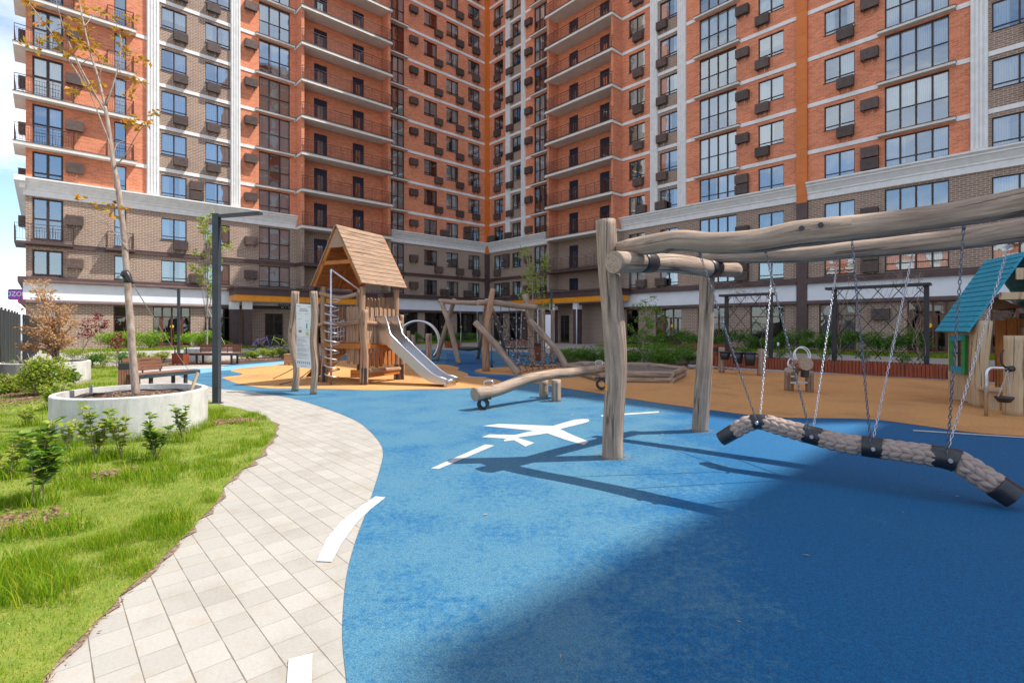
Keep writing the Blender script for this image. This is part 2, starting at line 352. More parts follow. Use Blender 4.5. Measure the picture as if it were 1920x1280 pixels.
def dress(w, A1, loggia, glaz, gaps, pils, strips):
    """bands, cornice, pilasters and ledges shared by both wings"""
    lg0, lg1 = loggia
    sp = []
    cuts = sorted([loggia]+strips+gaps); c = 0.42
    for g0, g1 in cuts: sp.append((c, g0)); c = g1
    sp.append((c, A1))
    for a, b in sp: mb = MB(); prof(w, mb, CORN, a, b); mb.build('cornice', M['stucco'], w.root)
    # white string courses
    sc = sorted([loggia]+strips+[(p0, p1) for p0, p1 in pils]+[(g[0]-.3, g[1]+.3) for g in glaz]+gaps); spans = []; c = .42
    for g0, g1 in sc: spans.append((c, g0)); c = max(c, g1)
    spans.append((c, A1))
    for F in FL[3:]:
        for a, b in spans:
            if b > a and w.seen(min((a+b)/2, 41.5), F): mb = MB(); w.b(mb, a, b, 0.003, .05, F-.25, F); mb.build('string_course', M['stucco'], w.root)
    for g in glaz:
        for i, F in enumerate(FL[3:]):
            if not w.seen((g[0]+g[1])/2, F): continue
            m2 = MB(); w.b(m2, g[0]-.3, g[1]+.3, .003, .36, F-.20, F-.06, 0); w.b(m2, g[0]-.32, g[1]+.32, .003, .40, F-.057, F-.03, 1)
            m2.build('window_ledge', [M['soffit'], M['trim']], w.root)
    sp2 = []; c = .42
    for g0, g1 in sorted([loggia]+strips+gaps): sp2.append((c, g0)); c = g1
    sp2.append((c, A1))
    for a, b in sp2:
        mb = MB(); prof(w, mb, [(.003, 6.55), (.12, 6.55), (.12, 6.8), (.14, 6.8), (.14, 6.83), (.003, 6.83)], a, b); mb.build('brown_band', M['trim'], w.root)
        mb = MB(); prof(w, mb, [(.003, 4.28), (.36, 4.28), (.36, 4.34), (.22, 4.46), (.22, 4.62), (.003, 4.7)], a, b); mb.build('brown_band', M['trim'], w.root)
        mb = MB(); prof(w, mb, [(.003, 2.97), (.26, 2.97), (.26, 3.06), (.16, 3.2), (.003, 3.2)], a, b); mb.build('brown_band', M['trim'], w.root)
        mb = MB(); w.b(mb, a, b, .003, .12, 3.203, 4.277); mb.build('sign_band', M['signband'], w.root)
    for p0, p1 in pils:
        mb = MB(); wd = p1-p0; w.b(mb, p0, p1, .003, .16, 10.8, ROOF)
        n = 4
        for i in range(n):
            x = p0+wd*(i+.5)/n; w.b(mb, x-wd*.07, x+wd*.07, .163, .21, 10.9, ROOF)
        mb.build('pilaster', M['stucco'], w.root)
    for s0, s1 in strips:
        mb = MB(); w.b(mb, s0, s1, .003, .20, 9.55, ROOF, 0); w.b(mb, s0, s1, .003, .20, 0, 9.547, 1)
        for k in range(30): w.b(mb, s0+.002, s1-.002, .2, .203, 1.5*k+1.0, 1.5*k+1.012, 1)
        mb.build('cladding_strip', [M['orange_panel'], M['trim']], w.root)
    # the loggia column: side fins, slabs, railings, doors
    OUT = 1.5
    for a, b in ((lg0-.02, lg0+.22), (lg1-.22, lg1+.02)):
        fm = MB(); w.b(fm, a, b, .003, OUT-.25, 9.75, ROOF, 0); w.b(fm, a, b, .003, OUT-.25, 4.7, 9.747, 1)
        fm.build('loggia_side_wall', [M['orange_brick'], M['brown_brick']], w.root)
    for i, F in enumerate(FL):
        if not w.seen((lg0+lg1)/2, F-.5, OUT): continue
        m2 = MB(); mt = 0 if i >= 2 else 1
        w.b(m2, lg0-.08, lg1+.08, -.0+.004, OUT, F-.22, F-.03, mt); w.b(m2, lg0-.1, lg1+.1, .3, OUT+.04, F-.27, F-.16, mt); w.b(m2, lg0-.1, lg1+.1, .004, OUT+.06, F-.027, F, 1)
        s_ = m2.build('balcony_slab', [M['soffit'], M['trim']], w.root)
        m3 = MB(); railing(w, m3, lg0+.02, lg1-.02, OUT-.06, F, sides=(w.sg < 0 or 1, 1), wallo=OUT-.25-.2); m3.build('railing', M['rail'], s_)
    w.lam = None
def loggia_door(w, a0, a1, F):
    z0, z1 = F+.05, F+2.3
    w.op.append((a0, a1, z0, z1, .5)); W_ = a1-a0
    key = ('door', round(W_, 2))
    if key not in _wc:
        f = MB(); hw = W_/2
        f.box(-hw, -hw+.3*W_, 0, .06, 0, 2.25); f.box(hw-.3*W_, hw, 0, .06, 0, 2.25); f.box(-hw+.3*W_, hw-.3*W_, .001, .06, 0, .25); f.box(-hw+.3*W_, hw-.3*W_, .001, .06, 1.7, 2.25)
        f.box(-.02, .02, -.006, .05, .25, 1.7); f.box(-hw+.3*W_-.05, -hw+.3*W_-.03, -.04, 0, 1, 1.15)
        g = MB(); g.face([(-hw*.4, .03, .25), (hw*.4, .03, .25), (hw*.4, .03, 1.7), (-hw*.4, .03, 1.7)])
        fo = f.build('d', M['bluedoor']); go = g.build('p', M['glass']); _wc[key] = (fo.data, go.data); bpy.data.objects.remove(fo); bpy.data.objects.remove(go)
    d = put('balcony_door', _wc[key][0], w.root, (w.sg*(a0+a1)/2, .08, z0)); put('pane', _wc[key][1], d, (0, 0, 0)); return d
def col_windows(w, a0, a1, aca=None, nx=2, k0=0, side=None, low=True):
    """an ordinary window column on every visible storey"""
    for i, F in enumerate(FL):
        if i < 2 and not low: continue
        if not w.seen((a0+a1)/2, F+.9): continue
        sill, top = F+1.0, F+2.53
        if i == 0: sill, top = 4.78, 6.28
        if i == 1: sill, top = 7.78, 9.30
        window(w, a0, a1, sill, top, nx)
        if aca is None: continue
        if i in (0, 2):
            if side:
                for q in range(side[1] if i == 2 else 1+(side[1] > 1 and w.sg > 0 and a0 > 20)): ac(w, side[0], sill-.02+q*.72)
        else: ac(w, aca, sill-.72)
def col_glaz(w, a0, a1, nx, aca=None):
    for i, F in enumerate(FL):
        if not w.seen((a0+a1)/2, F+.2): continue
        if i == 0: z0, z1, rw = 4.78, 6.45, (.25,)
        elif i == 1: z0, z1, rw = 6.95, 9.55, (.5,)
        elif i == 2: z0, z1, rw = 10.86, 12.55, (.25,)
        else: z0, z1, rw = F+.03, F+2.72, (.46,)
        window(w, a0, a1, z0, z1, nx, rw, curt=rnd.choice((0, 1, 1, 1, 2, 3, 4)), fr=.06)
        if aca is not None:
            if i in (0, 2) and w.sg > 0: continue
            ac(w, aca, (z0+z1)/2-.3 if i < 3 else F+1.55)
ROT = math.atan2(.6763, .7366)      # local +x of the left wing points at the corner
LW = Wing('apartment_building', -1, ROT, label='sunlit orange and brown brick apartment block on the left with white cornice and corner balconies', cat='building')
RW = Wing('apartment_building', 1, -math.atan2(.7366, .6763), label='shaded orange and brown brick apartment block on the right behind the log swing', cat='building')
# ---- left wing
LW_END = 37.25
col_windows(LW, 1.1, 2.7, 1.75, side=(2.95, 2))
col_windows(LW, 4.0, 5.55, 3.95, side=(5.95, 1))
col_windows(LW, 6.7, 8.3, 6.65)
col_glaz(LW, 10.55, 12.45, 3, 9.6)
col_glaz(LW, 21.35, 23.75, 3, 24.4)
col_windows(LW, 25.85, 27.5, 27.0)
col_windows(LW, 28.7, 30.25, 29.1, side=(28.1, 2))
for i, F in enumerate(FL):
    if F > 25: break
    z0, z1, rw = ((4.75, 6.35, (.0,)) if i == 0 else (7.0, 9.6, (.5,)) if i == 1 else (10.86, 12.5, (.2,)) if i == 2 else (F+.06, F+2.6, (.52,)))
    if LW.seen(36, z0):
        window(LW, 35.5, 36.95, z0, z1, 2, () if i == 0 else rw, curt=rnd.choice((0, 1, 4)), fr=.1); ac(LW, 34.95, (z0+z1)/2-.25 if i < 3 else F+1.3)
    if LW.seen(32.5, F+.3): window(LW, 32.25, 32.9, z0, z1, 1, rw if i != 0 else (.25,), curt=rnd.choice((0, 1, 3)))
for i, F in enumerate(FL):
    for a0, a1 in ((18.2, 19.35), (14.75, 15.85)):
        if LW.seen(a0, F+.3): loggia_door(LW, a0, a1, F)
LLOG = (12.75, 20.85)
dress(LW, LW_END, LLOG, [(10.55, 12.45), (21.35, 23.75)], [], [(25.14, 25.81), (30.39, 31.11)], [])
# ---- right wing
RW_END = 62.4
col_windows(RW, 1.1, 2.65, 1.9, side=(.9, 1))
col_windows(RW, 4.05, 5.5, 3.9, side=(3.65, 1), low=False)
for F_, (zs, zt) in ((0, (4.78, 6.28)), (1, (7.78, 9.3))):
    window(RW, 4.05, 5.5, zs, zt); ac(RW, 3.3, zs+.1); ac(RW, 3.3, zs+.85); ac(RW, 6.6, zs+.3)
col_glaz(RW, 7.35, 10.1, 4, None)
for i, F in enumerate(FL[2:]):
    if RW.seen(6.8, F+1.5): ac(RW, 6.75, F+1.2)
col_windows(RW, 18.65, 20.2, 19.7, side=(20.0, 1))
col_windows(RW, 21.6, 23.15, 21.9, side=(21.8, 1))
col_glaz(RW, 24.95, 27.75, 4, 28.25)
col_windows(RW, 29.25, 30.9, 29.6, side=(28.2, 2))
col_windows(RW, 33.3, 34.95, 34.5, side=(35.75, 2))
col_glaz(RW, 36.45, 39.35, 4, 35.75)
col_windows(RW, 41.05, 43.1, 42.8)
for i, F in enumerate(FL):
    for a0, a1 in ((12.0, 13.1), (15.6, 16.65)):
        if RW.seen(a0, F+.3): loggia_door(RW, a0, a1, F)
dress(RW, RW_END, (10.35, 17.95), [(7.35, 10.1), (24.95, 27.75), (36.45, 39.35)], [], [(3.2, 3.8), (5.6, 6.15), (20.8, 21.45), (23.22, 23.9), (40.23, 40.92)], [(31.74, 32.37)])
print('windows L', LW.n, 'ac', LW.nac, 'R', RW.n, RW.nac)
# corner strip (stands in the inner corner)
mb = MB()
for w in (LW,):
    w.b(mb, -.0+.004, .42, .004, .42, 9.55, ROOF, 0); w.b(mb, .004, .42, .004, .42, 0, 9.547, 1)
mb.build('cladding_strip', [M['orange_panel'], M['trim']], LW.root)
# end bay balconies of the left wing (wrap the outer corner)
for i, F in enumerate(FL[:8]):
    if not LW.seen(35, F-.3): continue
    if i == 0: continue
    OUTB = .62
    if i != 2:
        m2 = MB(); mt = 1 if i == 1 else 0
        if mt == 0:
            LW.b(m2, 31.75, LW_END+.55, .004, OUTB, F-.25, F-.04, 0); LW.b(m2, 31.72, LW_END+.57, .004, OUTB+.03, F-.037, F-.01, 1)
            m2.box(-(LW_END+.55), -LW_END-.004, .004, 2.2, F-.25, F-.04, 0)
        else:
            LW.b(m2, 35.0, LW_END+.5, .13, OUTB, F-.16, F-.02, 1); LW.b(m2, 31.8, 33.4, .13, OUTB, F-.16, F-.02, 1); m2.box(-(LW_END+.5), -LW_END-.004, .004, 2.2, F-.16, F-.02, 1)
        sb = m2.build('balcony_slab', [M['soffit'], M['trim']], LW.root)
        m3 = MB(); railing(LW, m3, 35.0, LW_END+.5, OUTB-.05, F, sides=(1, 0)); 
        p0 = Vector((-(LW_END+.5), -OUTB+.1, F)); p1 = Vector((-(LW_END+.5), 2.1, F))
        for h in (1.05, .85, .1): m3.bar(p0+Vector((0, 0, h)), p1+Vector((0, 0, h)), .025)
        for q in range(16):
            p = p0.lerp(p1, q/15); m3.bar(p, p+Vector((0, 0, .95)), .015)
        m3.build('railing', M['rail'], sb)
        m3 = MB(); railing(LW, m3, 31.9, 33.3, OUTB-.05, F, sides=(1, 1)); m3.build('railing', M['rail'], sb)
    a_ = put('air_conditioner_box', AC, LW.root, (-LW_END, 2.6, F+1.3)); a_.rotation_euler = (0, 0, -R(90))
# cornice and trims return round the outer end
mb = MB(); e = -LW_END
for (o0, z0, z1) in ((.10, 9.68, 10.08), (.3, 10.08, 10.46), (.52, 10.46, 10.8)): mb.box(e-o0, e-.004, -o0, 13.9, z0, z1)
mb.build('cornice', M['stucco'], LW.root)
mb = MB(); mb.box(e-.36, e-.004, -.36, 13.9, 4.3, 4.62); mb.build('brown_band', M['trim'], LW.root); mb = MB(); mb.box(e-.26, e-.004, -.26, 13.9, 2.97, 3.2); mb.build('brown_band', M['trim'], LW.root)
mb = MB(); mb.box(e-.12, e-.004, -.118, 13.9, 3.203, 4.297); mb.build('sign_band', M['signband'], LW.root)
# ---- ground floor: shop fronts, doors
def shop(w, a0, a1, n, doors=(), zt=2.95, fm='door_frame', z0=.12, dep=2.2, curt=0):
    f = window(w, a0, a1, z0, zt, n, (.74,), fm, 'shopglass', 'shop_window', dep, curt=curt, fr=.07)
    for (d0, d1) in doors:
        m2 = MB(); c0 = w.sg*(a0+a1)/2
        for q in (d0, d1): m2.box(w.sg*q-c0-.05, w.sg*q-c0+.05, -.03, .06, 0, 2.12)
        m2.box(w.sg*(d0+d1)/2-c0-.05, w.sg*(d0+d1)/2-c0+.05, -.03, .06, 0, 2.12); m2.box(w.sg*(d0+d1)/2-c0+.1, w.sg*(d0+d1)/2-c0+.13, -.09, -.05, .8, 1.3); 
        do = m2.build('door', M[fm], f)
    return f
shop(LW, 32.2, 32.95, 1); shop(LW, 28.45, 30.75, 4, [(28.95, 30.3)]); shop(LW, 25.5, 27.55, 2, [(26.9, 27.5)])
shop(LW, 21.9, 23.3, 2, fm='frame', zt=2.6); shop(LW, 18.4, 20.4, 2, [(18.5, 20.3)], fm='frame', zt=2.6)
shop(LW, 14.2, 15.6, 2, fm='frame'); shop(LW, 9.0, 11.6, 3, fm='frame'); shop(LW, 5.3, 8.2, 3, [(5.4, 6.6)], fm='frame'); shop(LW, 1.2, 4.2, 3, fm='frame')
shop(RW, 1.0, 2.6, 2, fm='frame'); shop(RW, 3.6, 5.4, 2, fm='frame'); shop(RW, 10.9, 12.0, 1, fm='frame', zt=2.6); shop(RW, 16.9, 17.7, 1, fm='frame', zt=2.6)
shop(RW, 18.4, 19.6, 1, fm='frame'); shop(RW, 21.2, 23.5, 3, [(21.9, 23.1)]); shop(RW, 24.8, 27.2, 3); shop(RW, 28.7, 30.95, 2); shop(RW, 33.0, 35.0, 2, curt=1); shop(RW, 37.5, 39.8, 4, [(38.1, 39.5)]); shop(RW, 41.0, 44.0, 3)
ac(RW, 36.3, 1.95)
wall(LW, 0, LW_END, [(25.14, 31.1)])
wall(RW, 0, RW_END, [(3.2, 6.15), (20.8, 23.9), (40.23, 46.5)])
# yellow round stickers on the doors
def sticker(w, a, z, r_=.12):
    m2 = MB(); m2.tube([w.pt(a, -.125+.04, z), w.pt(a, -.125+.046, z)], r_, 20); m2.build('door_sticker', M['yellow'], w.root)
M['yellow'] = nmat('yellow_sticker', (.85, .55, .01), (.9, .6, .02), 3, .5, bump=0)
for w, a, z in ((LW, 29.6, 1.55), (RW, 22.6, 1.6), (RW, 38.5, 1.6), (LW, 6.0, 1.5), (LW, 3.6, 1.5), (RW, 42.0, 1.75)): sticker(w, a, z)
# entrance canopies with their pillars
def canopy(w, a0, a1, out, zb, lab, cols):
    mb = MB(); w.b(mb, a0, a1, .38, out, zb+.45, zb+.92, 0); w.b(mb, a0-.12, a1+.12, .38, out+.12, zb+.92, zb+1.0, 0); w.b(mb, a0+.05, a1-.05, .38, out-.05, zb, zb+.447, 1); w.b(mb, a0+.3, a1-.3, .38, out-.3, zb-.05, zb-.003, 2)
    n = 9
    for i in range(1, n):
        x = a0+(a1-a0)*i/n; w.b(mb, x-.006, x+.006, out-.05, out-.046, zb, zb+.447, 0)
    c = mb.build('entrance_canopy', [M['trim'], M['canopy_orange'], M['soffit']], w.root)
    for x, o in cols:
        m2 = MB(); w.b(m2, x-.28, x+.28, o-.28, o+.28, 0, zb-.62, 0); w.b(m2, x-.29, x+.29, o-.29, o+.29, zb-.617, zb-.053, 1)
        m2.build('pillar', [M['trim'], M['stucco']], w.root)
canopy(LW, 14.6, 26.0, 2.3, 3.46, '', [(25.05, 1.6), (25.75, .8), (15.2, 1.6)])
canopy(RW, 6.0, 19.0, 2.0, 3.7, '', [(7.6, 1.4), (11.3, 1.4), (14.2, 1.4), (18.3, 1.4)])
for x in (9.6, 11.7, 14.4): mb = MB(); mb.tube([RW.pt(x, 1.75, 0), RW.pt(x, 1.75, 3.6)], .05, 8); mb.build('downpipe', M['signband'], RW.root)
# the wing that closes the courtyard on the right, outside the frame: it casts the shade on the play floor
P0 = Vector((CX+.6763*62.4, CY-.7366*62.4, 0))
def plain_block(P0, rz, Lx, H_, label, seed=0):
    """a neighbouring block outside the frame: it casts shade and shows in the windows"""
    e = empty('apartment_building', P0, rz, label=label, cat='building')
    mb = MB(); mb.box(-Lx, 0, -14, 0, 0, 9.75, 1); mb.box(-Lx, 0, -14, 0, 9.753, H_, 0)
    k = 0
    while 9.9+3*k < H_: mb.box(-Lx, 0, .003, .06, 9.62+3*k, 9.87+3*k, 2); k += 1
    mb.box(-Lx, 0, .003, .5, 10.0, 10.7, 2); mb.box(-Lx-.3, .3, -14.3, .5, H_-.6, H_+.002, 2); mb.build('brick_wall', [M['orange_brick'], M['brown_brick'], M['stucco']], e)
    mf = MB(); mc = MB(); k = -2
    while 9.87+3*k+3 < H_:
        F = 9.87+3*k
        for j in range(int(Lx/5)):
            x = -3-5*j; wd = 1.4 if j % 3 == 1 else .8; zl = F+.95 if wd < 1 else F+.3; mc.box(x-wd, x+wd, .026, .04, zl, F+2.5); mf.box(x-wd-.06, x+wd+.06, .004, .025, zl-.06, F+2.56)
        k += 1
    mf.build('window', M['frame'], e); mc.build('pane', M['curtain'], e); return e
plain_block(P0, ROT, 8.8, 52.9, 'third brick apartment block closing the courtyard on the right, outside the frame')
plain_block(Vector((-46, -48, 0)), R(133.3-180), 45, 19.0, 'low brick apartment block behind the photographer on the left, mirrored in windows')
# ================================================================ the ground
def sheet(name, P, z, mat, kind='structure', th=None):
    bm = bmesh.new(); vs = [bm.verts.new((p[0], p[1], z)) for p in P]; f = bm.faces.new(vs); f.normal_update()
    if f.normal.z < 0: bmesh.ops.reverse_faces(bm, faces=[f])
    bmesh.ops.triangulate(bm, faces=bm.faces[:])
    me = bpy.data.meshes.new(name); bm.to_mesh(me); bm.free(); me.materials.append(mat); o = bpy.data.objects.new(name, me); COL.objects.link(o)
    return tag(o, kind=kind)
# concrete pavers laid in rows parallel to the buildings
m = NT('concrete_pavers'); pos = m.coord('World', (1, 1, 1), (0, 0, R(47.4))); sp = m.n('ShaderNodeSeparateXYZ', {0: pos})
ROWW = .158
ry = m.math('DIVIDE', sp.outputs[1], ROWW); row = m.math('FLOOR', ry); fr = m.math('FRACT', ry)
wn_ = m.n('ShaderNodeTexWhiteNoise', {'W': row}, noise_dimensions='1D'); sh = m.math('MULTIPLY', wn_.outputs['Value'], 37.0)
al = m.math('ADD', m.math('DIVIDE', sp.outputs[0], .19), sh)
vo = m.n('ShaderNodeTexVoronoi', {'W': al, 'Scale': 1.0, 'Randomness': .55}, voronoi_dimensions='1D', feature='DISTANCE_TO_EDGE')
vc = m.n('ShaderNodeTexVoronoi', {'W': al, 'Scale': 1.0, 'Randomness': .55}, voronoi_dimensions='1D', feature='F1')
e1 = m.math('MULTIPLY', m.math('MINIMUM', fr, m.math('SUBTRACT', 1.0, fr)), ROWW); e2 = m.math('MULTIPLY', vo.outputs['Distance'], .19)
jn = m.noise(pos, 9, 3); j1 = m.math('LESS_THAN', e1, m.math('MULTIPLY', jn, .0052)); j2 = m.math('LESS_THAN', e2, m.math('MULTIPLY', jn, .0035))
jm = m.math('MAXIMUM', j1, m.math('MULTIPLY', j2, .75))
tone = m.mix(.9, (.37, .35, .315), m.ramp(m.n('ShaderNodeSeparateColor', {0: vc.outputs['Color']}).outputs[0], [(0, (.91, .905, .89)), (.5, (.97, .97, .96)), (1, (1.05, 1.045, 1.03))]), 'MULTIPLY')
st = m.noise(pos, 1.7, 7, .62); tone = m.mix(1, tone, m.ramp(st, [(.28, (.82, .80, .76)), (.5, (1, 1, 1)), (.75, (1.06, 1.05, 1.04))]), 'MULTIPLY')
st2 = m.noise(pos, 55, 4, .7); tone = m.mix(1, tone, m.ramp(st2, [(.3, (.9, .89, .88)), (.6, (1, 1, 1))]), 'MULTIPLY')
dirt = m.ramp(m.noise(pos, 5.5, 5, .65), [(.55, 0.0), (.74, .6)]); tone = m.mix(dirt, tone, (.33, .27, .19))
m.col(m.mix(jm, tone, (.16, .135, .105))); m.set(.85, 0, .3); m.bump(m.math('SUBTRACT', m.math('MULTIPLY', st2, .25), jm), .5, .004); M['pavers'] = m.mat
def rubber(name, a, b, patch_col, lo, hi, extra=False):
    m = NT(name); v = m.coord('World'); n1 = m.noise(v, .55, 8, .66); g = m.noise(v, 150, 3, .85); g2 = m.noise(v, 38, 5, .7)
    base = m.ramp(g2, [(.35, a), (.65, b)])
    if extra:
        sp = m.n('ShaderNodeSeparateXYZ', {0: v}); q_ = m.math('ADD', m.math('SUBTRACT', m.math('MULTIPLY', sp.outputs[1], .34), sp.outputs[0]), -.15)  # paler blue mixed in by position, growing leftwards and with distance, broken by noise
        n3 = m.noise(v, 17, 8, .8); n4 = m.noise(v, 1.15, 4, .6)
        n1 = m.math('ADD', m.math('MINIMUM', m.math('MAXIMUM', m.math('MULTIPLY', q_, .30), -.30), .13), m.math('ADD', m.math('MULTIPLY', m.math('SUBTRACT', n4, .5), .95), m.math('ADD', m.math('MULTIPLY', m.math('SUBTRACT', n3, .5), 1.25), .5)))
    base = m.mix(m.ramp(n1, [(lo, 0.0), (hi, .92)]), base, patch_col)
    base = m.mix(.8, base, m.ramp(g, [(.36, (.35, .40, .45)), (.5, (1, 1, 1)), (.64, (1.7, 1.65, 1.6))]), 'MULTIPLY')
    m.col(base); m.set(.75, 0, .35); m.bump(m.noise(v, 190, 2, .6), .35, .004); return m.mat
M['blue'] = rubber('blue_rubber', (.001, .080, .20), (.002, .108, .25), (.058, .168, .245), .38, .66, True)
M['ochre'] = rubber('ochre_rubber', (.48, .24, .08), (.58, .30, .105), (.34, .17, .07), .50, .72)
M['darkblue'] = rubber('dark_blue_rubber', (.006, .075, .19), (.01, .095, .23), (.03, .14, .28), .5, .8)
M['lightblue'] = rubber('light_blue_rubber', (.14, .33, .50), (.17, .38, .55), (.25, .42, .55), .5, .8)
M['asphalt'] = nmat('grey_paving', (.24, .235, .23), (.30, .295, .285), 3, .9, coord='World', bump=.1)
m = NT('paint_white'); v = m.coord('World'); wear = m.ramp(m.noise(v, 9, 8, .75), [(.30, (.26, .33, .39)), (.42, (.45, .46, .46)), (.7, (.52, .525, .52))]); m.col(m.mix(.7, wear, m.ramp(m.noise(v, 200, 2, .8), [(.38, (.72, .74, .76)), (.55, (1, 1, 1))]), 'MULTIPLY')); m.set(.7); M['paint'] = m.mat
M['soil'] = nmat('dark_soil', (.05, .032, .022), (.10, .065, .045), 14, .95, coord='World', bump=.8, dist=.03)
M['turf'] = nmat('lawn_turf', (.11, .17, .012), (.19, .22, .03), 5, .95, coord='World', bump=.5, dist=.03)
M['kerb'] = nmat('grey_kerb', (.36, .36, .37), (.44, .44, .45), 6, .85, coord='World', bump=.1)
sheet('ground', [(-400, -200), (400, -200), (400, 500), (-400, 500)], -.012, M['asphalt'])
sheet('paving', [(-26, 1.0-6), (12, -6), (40, 10), (30, 60), (-8, 60), (-34, 34)], 0.0, M['pavers'])
BL = [(655, 1350), (650, 1280), (642, 1180), (650, 1080), (668, 1010), (690, 950), (712, 880), (718, 850), (712, 830), (690, 805), (660, 785), (600, 762), (540, 745), (470, 734), (410, 728), (365, 716), (340, 706), (332, 699), (345, 694), (385, 689), (450, 682), (520, 676), (600, 668), (700, 662), (800, 656), (880, 656.5), (960, 659), (1040, 664), (1075, 668)]
blue = [G(*p) for p in BL]
blue2 = catmull(blue, 28*5)
blue2 += [Vector((9, 24, 0)), Vector((14, 10, 0)), Vector((14, -6, 0)), Vector((-1.0, -6, 0))]
blue2[0:0] = [Vector((-.7, .2, 0))]
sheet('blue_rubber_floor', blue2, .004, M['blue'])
def blob(name, pts, z, mat, n=6, closed=True):
    P = [G(*p) for p in pts]; P2 = catmull(P+[P[0]], len(P)*n)[:-1] if closed else P
    return sheet(name, P2, z, mat)
# deeper blue and pale blue fields
blob('dark_blue_field', [(836, 662), (880, 664), (925, 676), (918, 687), (890, 695), (898, 702), (945, 705), (985, 706), (965, 712), (930, 722), (905, 716), (870, 708), (868, 700), (858, 690), (835, 683), (838, 672)], .0065, M['darkblue'])
blob('light_blue_field', [(333, 699), (350, 694.5), (400, 689), (470, 683), (560, 675), (600, 672), (590, 678), (480, 689), (400, 697), (350, 703)], .0065, M['lightblue'])
# ochre islands
blob('ochre_rubber_floor', [(415, 708), (445, 719), (500, 728), (560, 729), (640, 730), (700, 732), (780, 730), (860, 729), (915, 725), (940, 720), (935, 713), (905, 708), (880, 705), (876, 700), (858, 694), (860, 689), (835, 684), (805, 683), (780, 680), (700, 676), (620, 676), (560, 680), (500, 686), (455, 690), (432, 695), (455, 702)], .009, M['ochre'])
blob('ochre_rubber_island', [(889, 695), (905, 691), (950, 688), (1000, 684), (1040, 684), (1090, 690), (1060, 697), (1010, 702), (960, 703), (905, 700)], .009, M['ochre'])
near = [(1075, 672), (1040, 690), (1000, 704), (968, 711), (985, 716), (1030, 722), (1060, 728), (1110, 736), (1170, 746), (1240, 757), (1330, 769), (1400, 778), (1480, 784), (1560, 785), (1630, 787), (1700, 795), (1800, 809), (1860, 815), (1920, 819), (2000, 826)]
P = catmull([G(*p) for p in near], 19*5)+[Vector((14, 7, 0)), Vector((15, 10, 0)), G(1920, 722), G(1770, 712.5), G(1650, 705), G(1520, 699), G(1400, 694), G(1330, 691), G(1285, 688), G(1180, 676)]
sheet('ochre_rubber_field', P, .0105, M['ochre'])
# kerb in front of the slatted planter
kp = [G(1290, 684), G(1290, 689.5), G(1400, 694.5), G(1520, 700), G(1650, 706), G(1770, 713.5), G(1925, 724), G(1925, 716), G(1770, 706), G(1650, 699), G(1520, 693), G(1400, 688)]
sheet('kerb', kp, .022, M['kerb'])
# painted marks
def strip(pts, z=.0125, name='painted_dash'):
    return blob(name, pts, z, M['paint'], closed=False)
strip([(808, 879), (823, 880), (927, 836), (910, 834)], .0085); strip([(1127, 781.5), (1128, 778.5), (1235, 771.5), (1236, 774)], .0085)
strip([(593, 1053), (622, 1054), (640, 1020), (665, 985), (695, 955), (723, 933), (704, 931), (676, 950), (640, 978), (612, 1012)], .0062); strip([(537, 1290), (541, 1237), (586, 1226), (584, 1290)], .0062)
strip([(300, 693.5), (360, 689.5), (420, 687.5), (419, 689.5), (360, 692), (302, 696)]); strip([(1712, 807), (1712, 809), (1920, 822.5), (1920, 820.3)], .0125); strip([(870, 706.5), (870, 707.5), (912, 708.3), (912, 707.3)])
plane = [(1094, 786), (1104, 786.5), (1105, 790), (1098, 793), (1062, 802), (1050, 805), (1078, 818), (1104, 828), (1095, 835), (1060, 825), (1026, 813), (1000, 817), (970, 821), (1002, 831), (985, 838), (964, 826), (946, 828), (944, 826), (950, 823), (903, 820), (918, 815), (965, 816), (1000, 808), (905, 799), (935, 795), (1037, 799), (1060, 792), (1078, 787)]
strip(plane, .0085, 'painted_aeroplane')
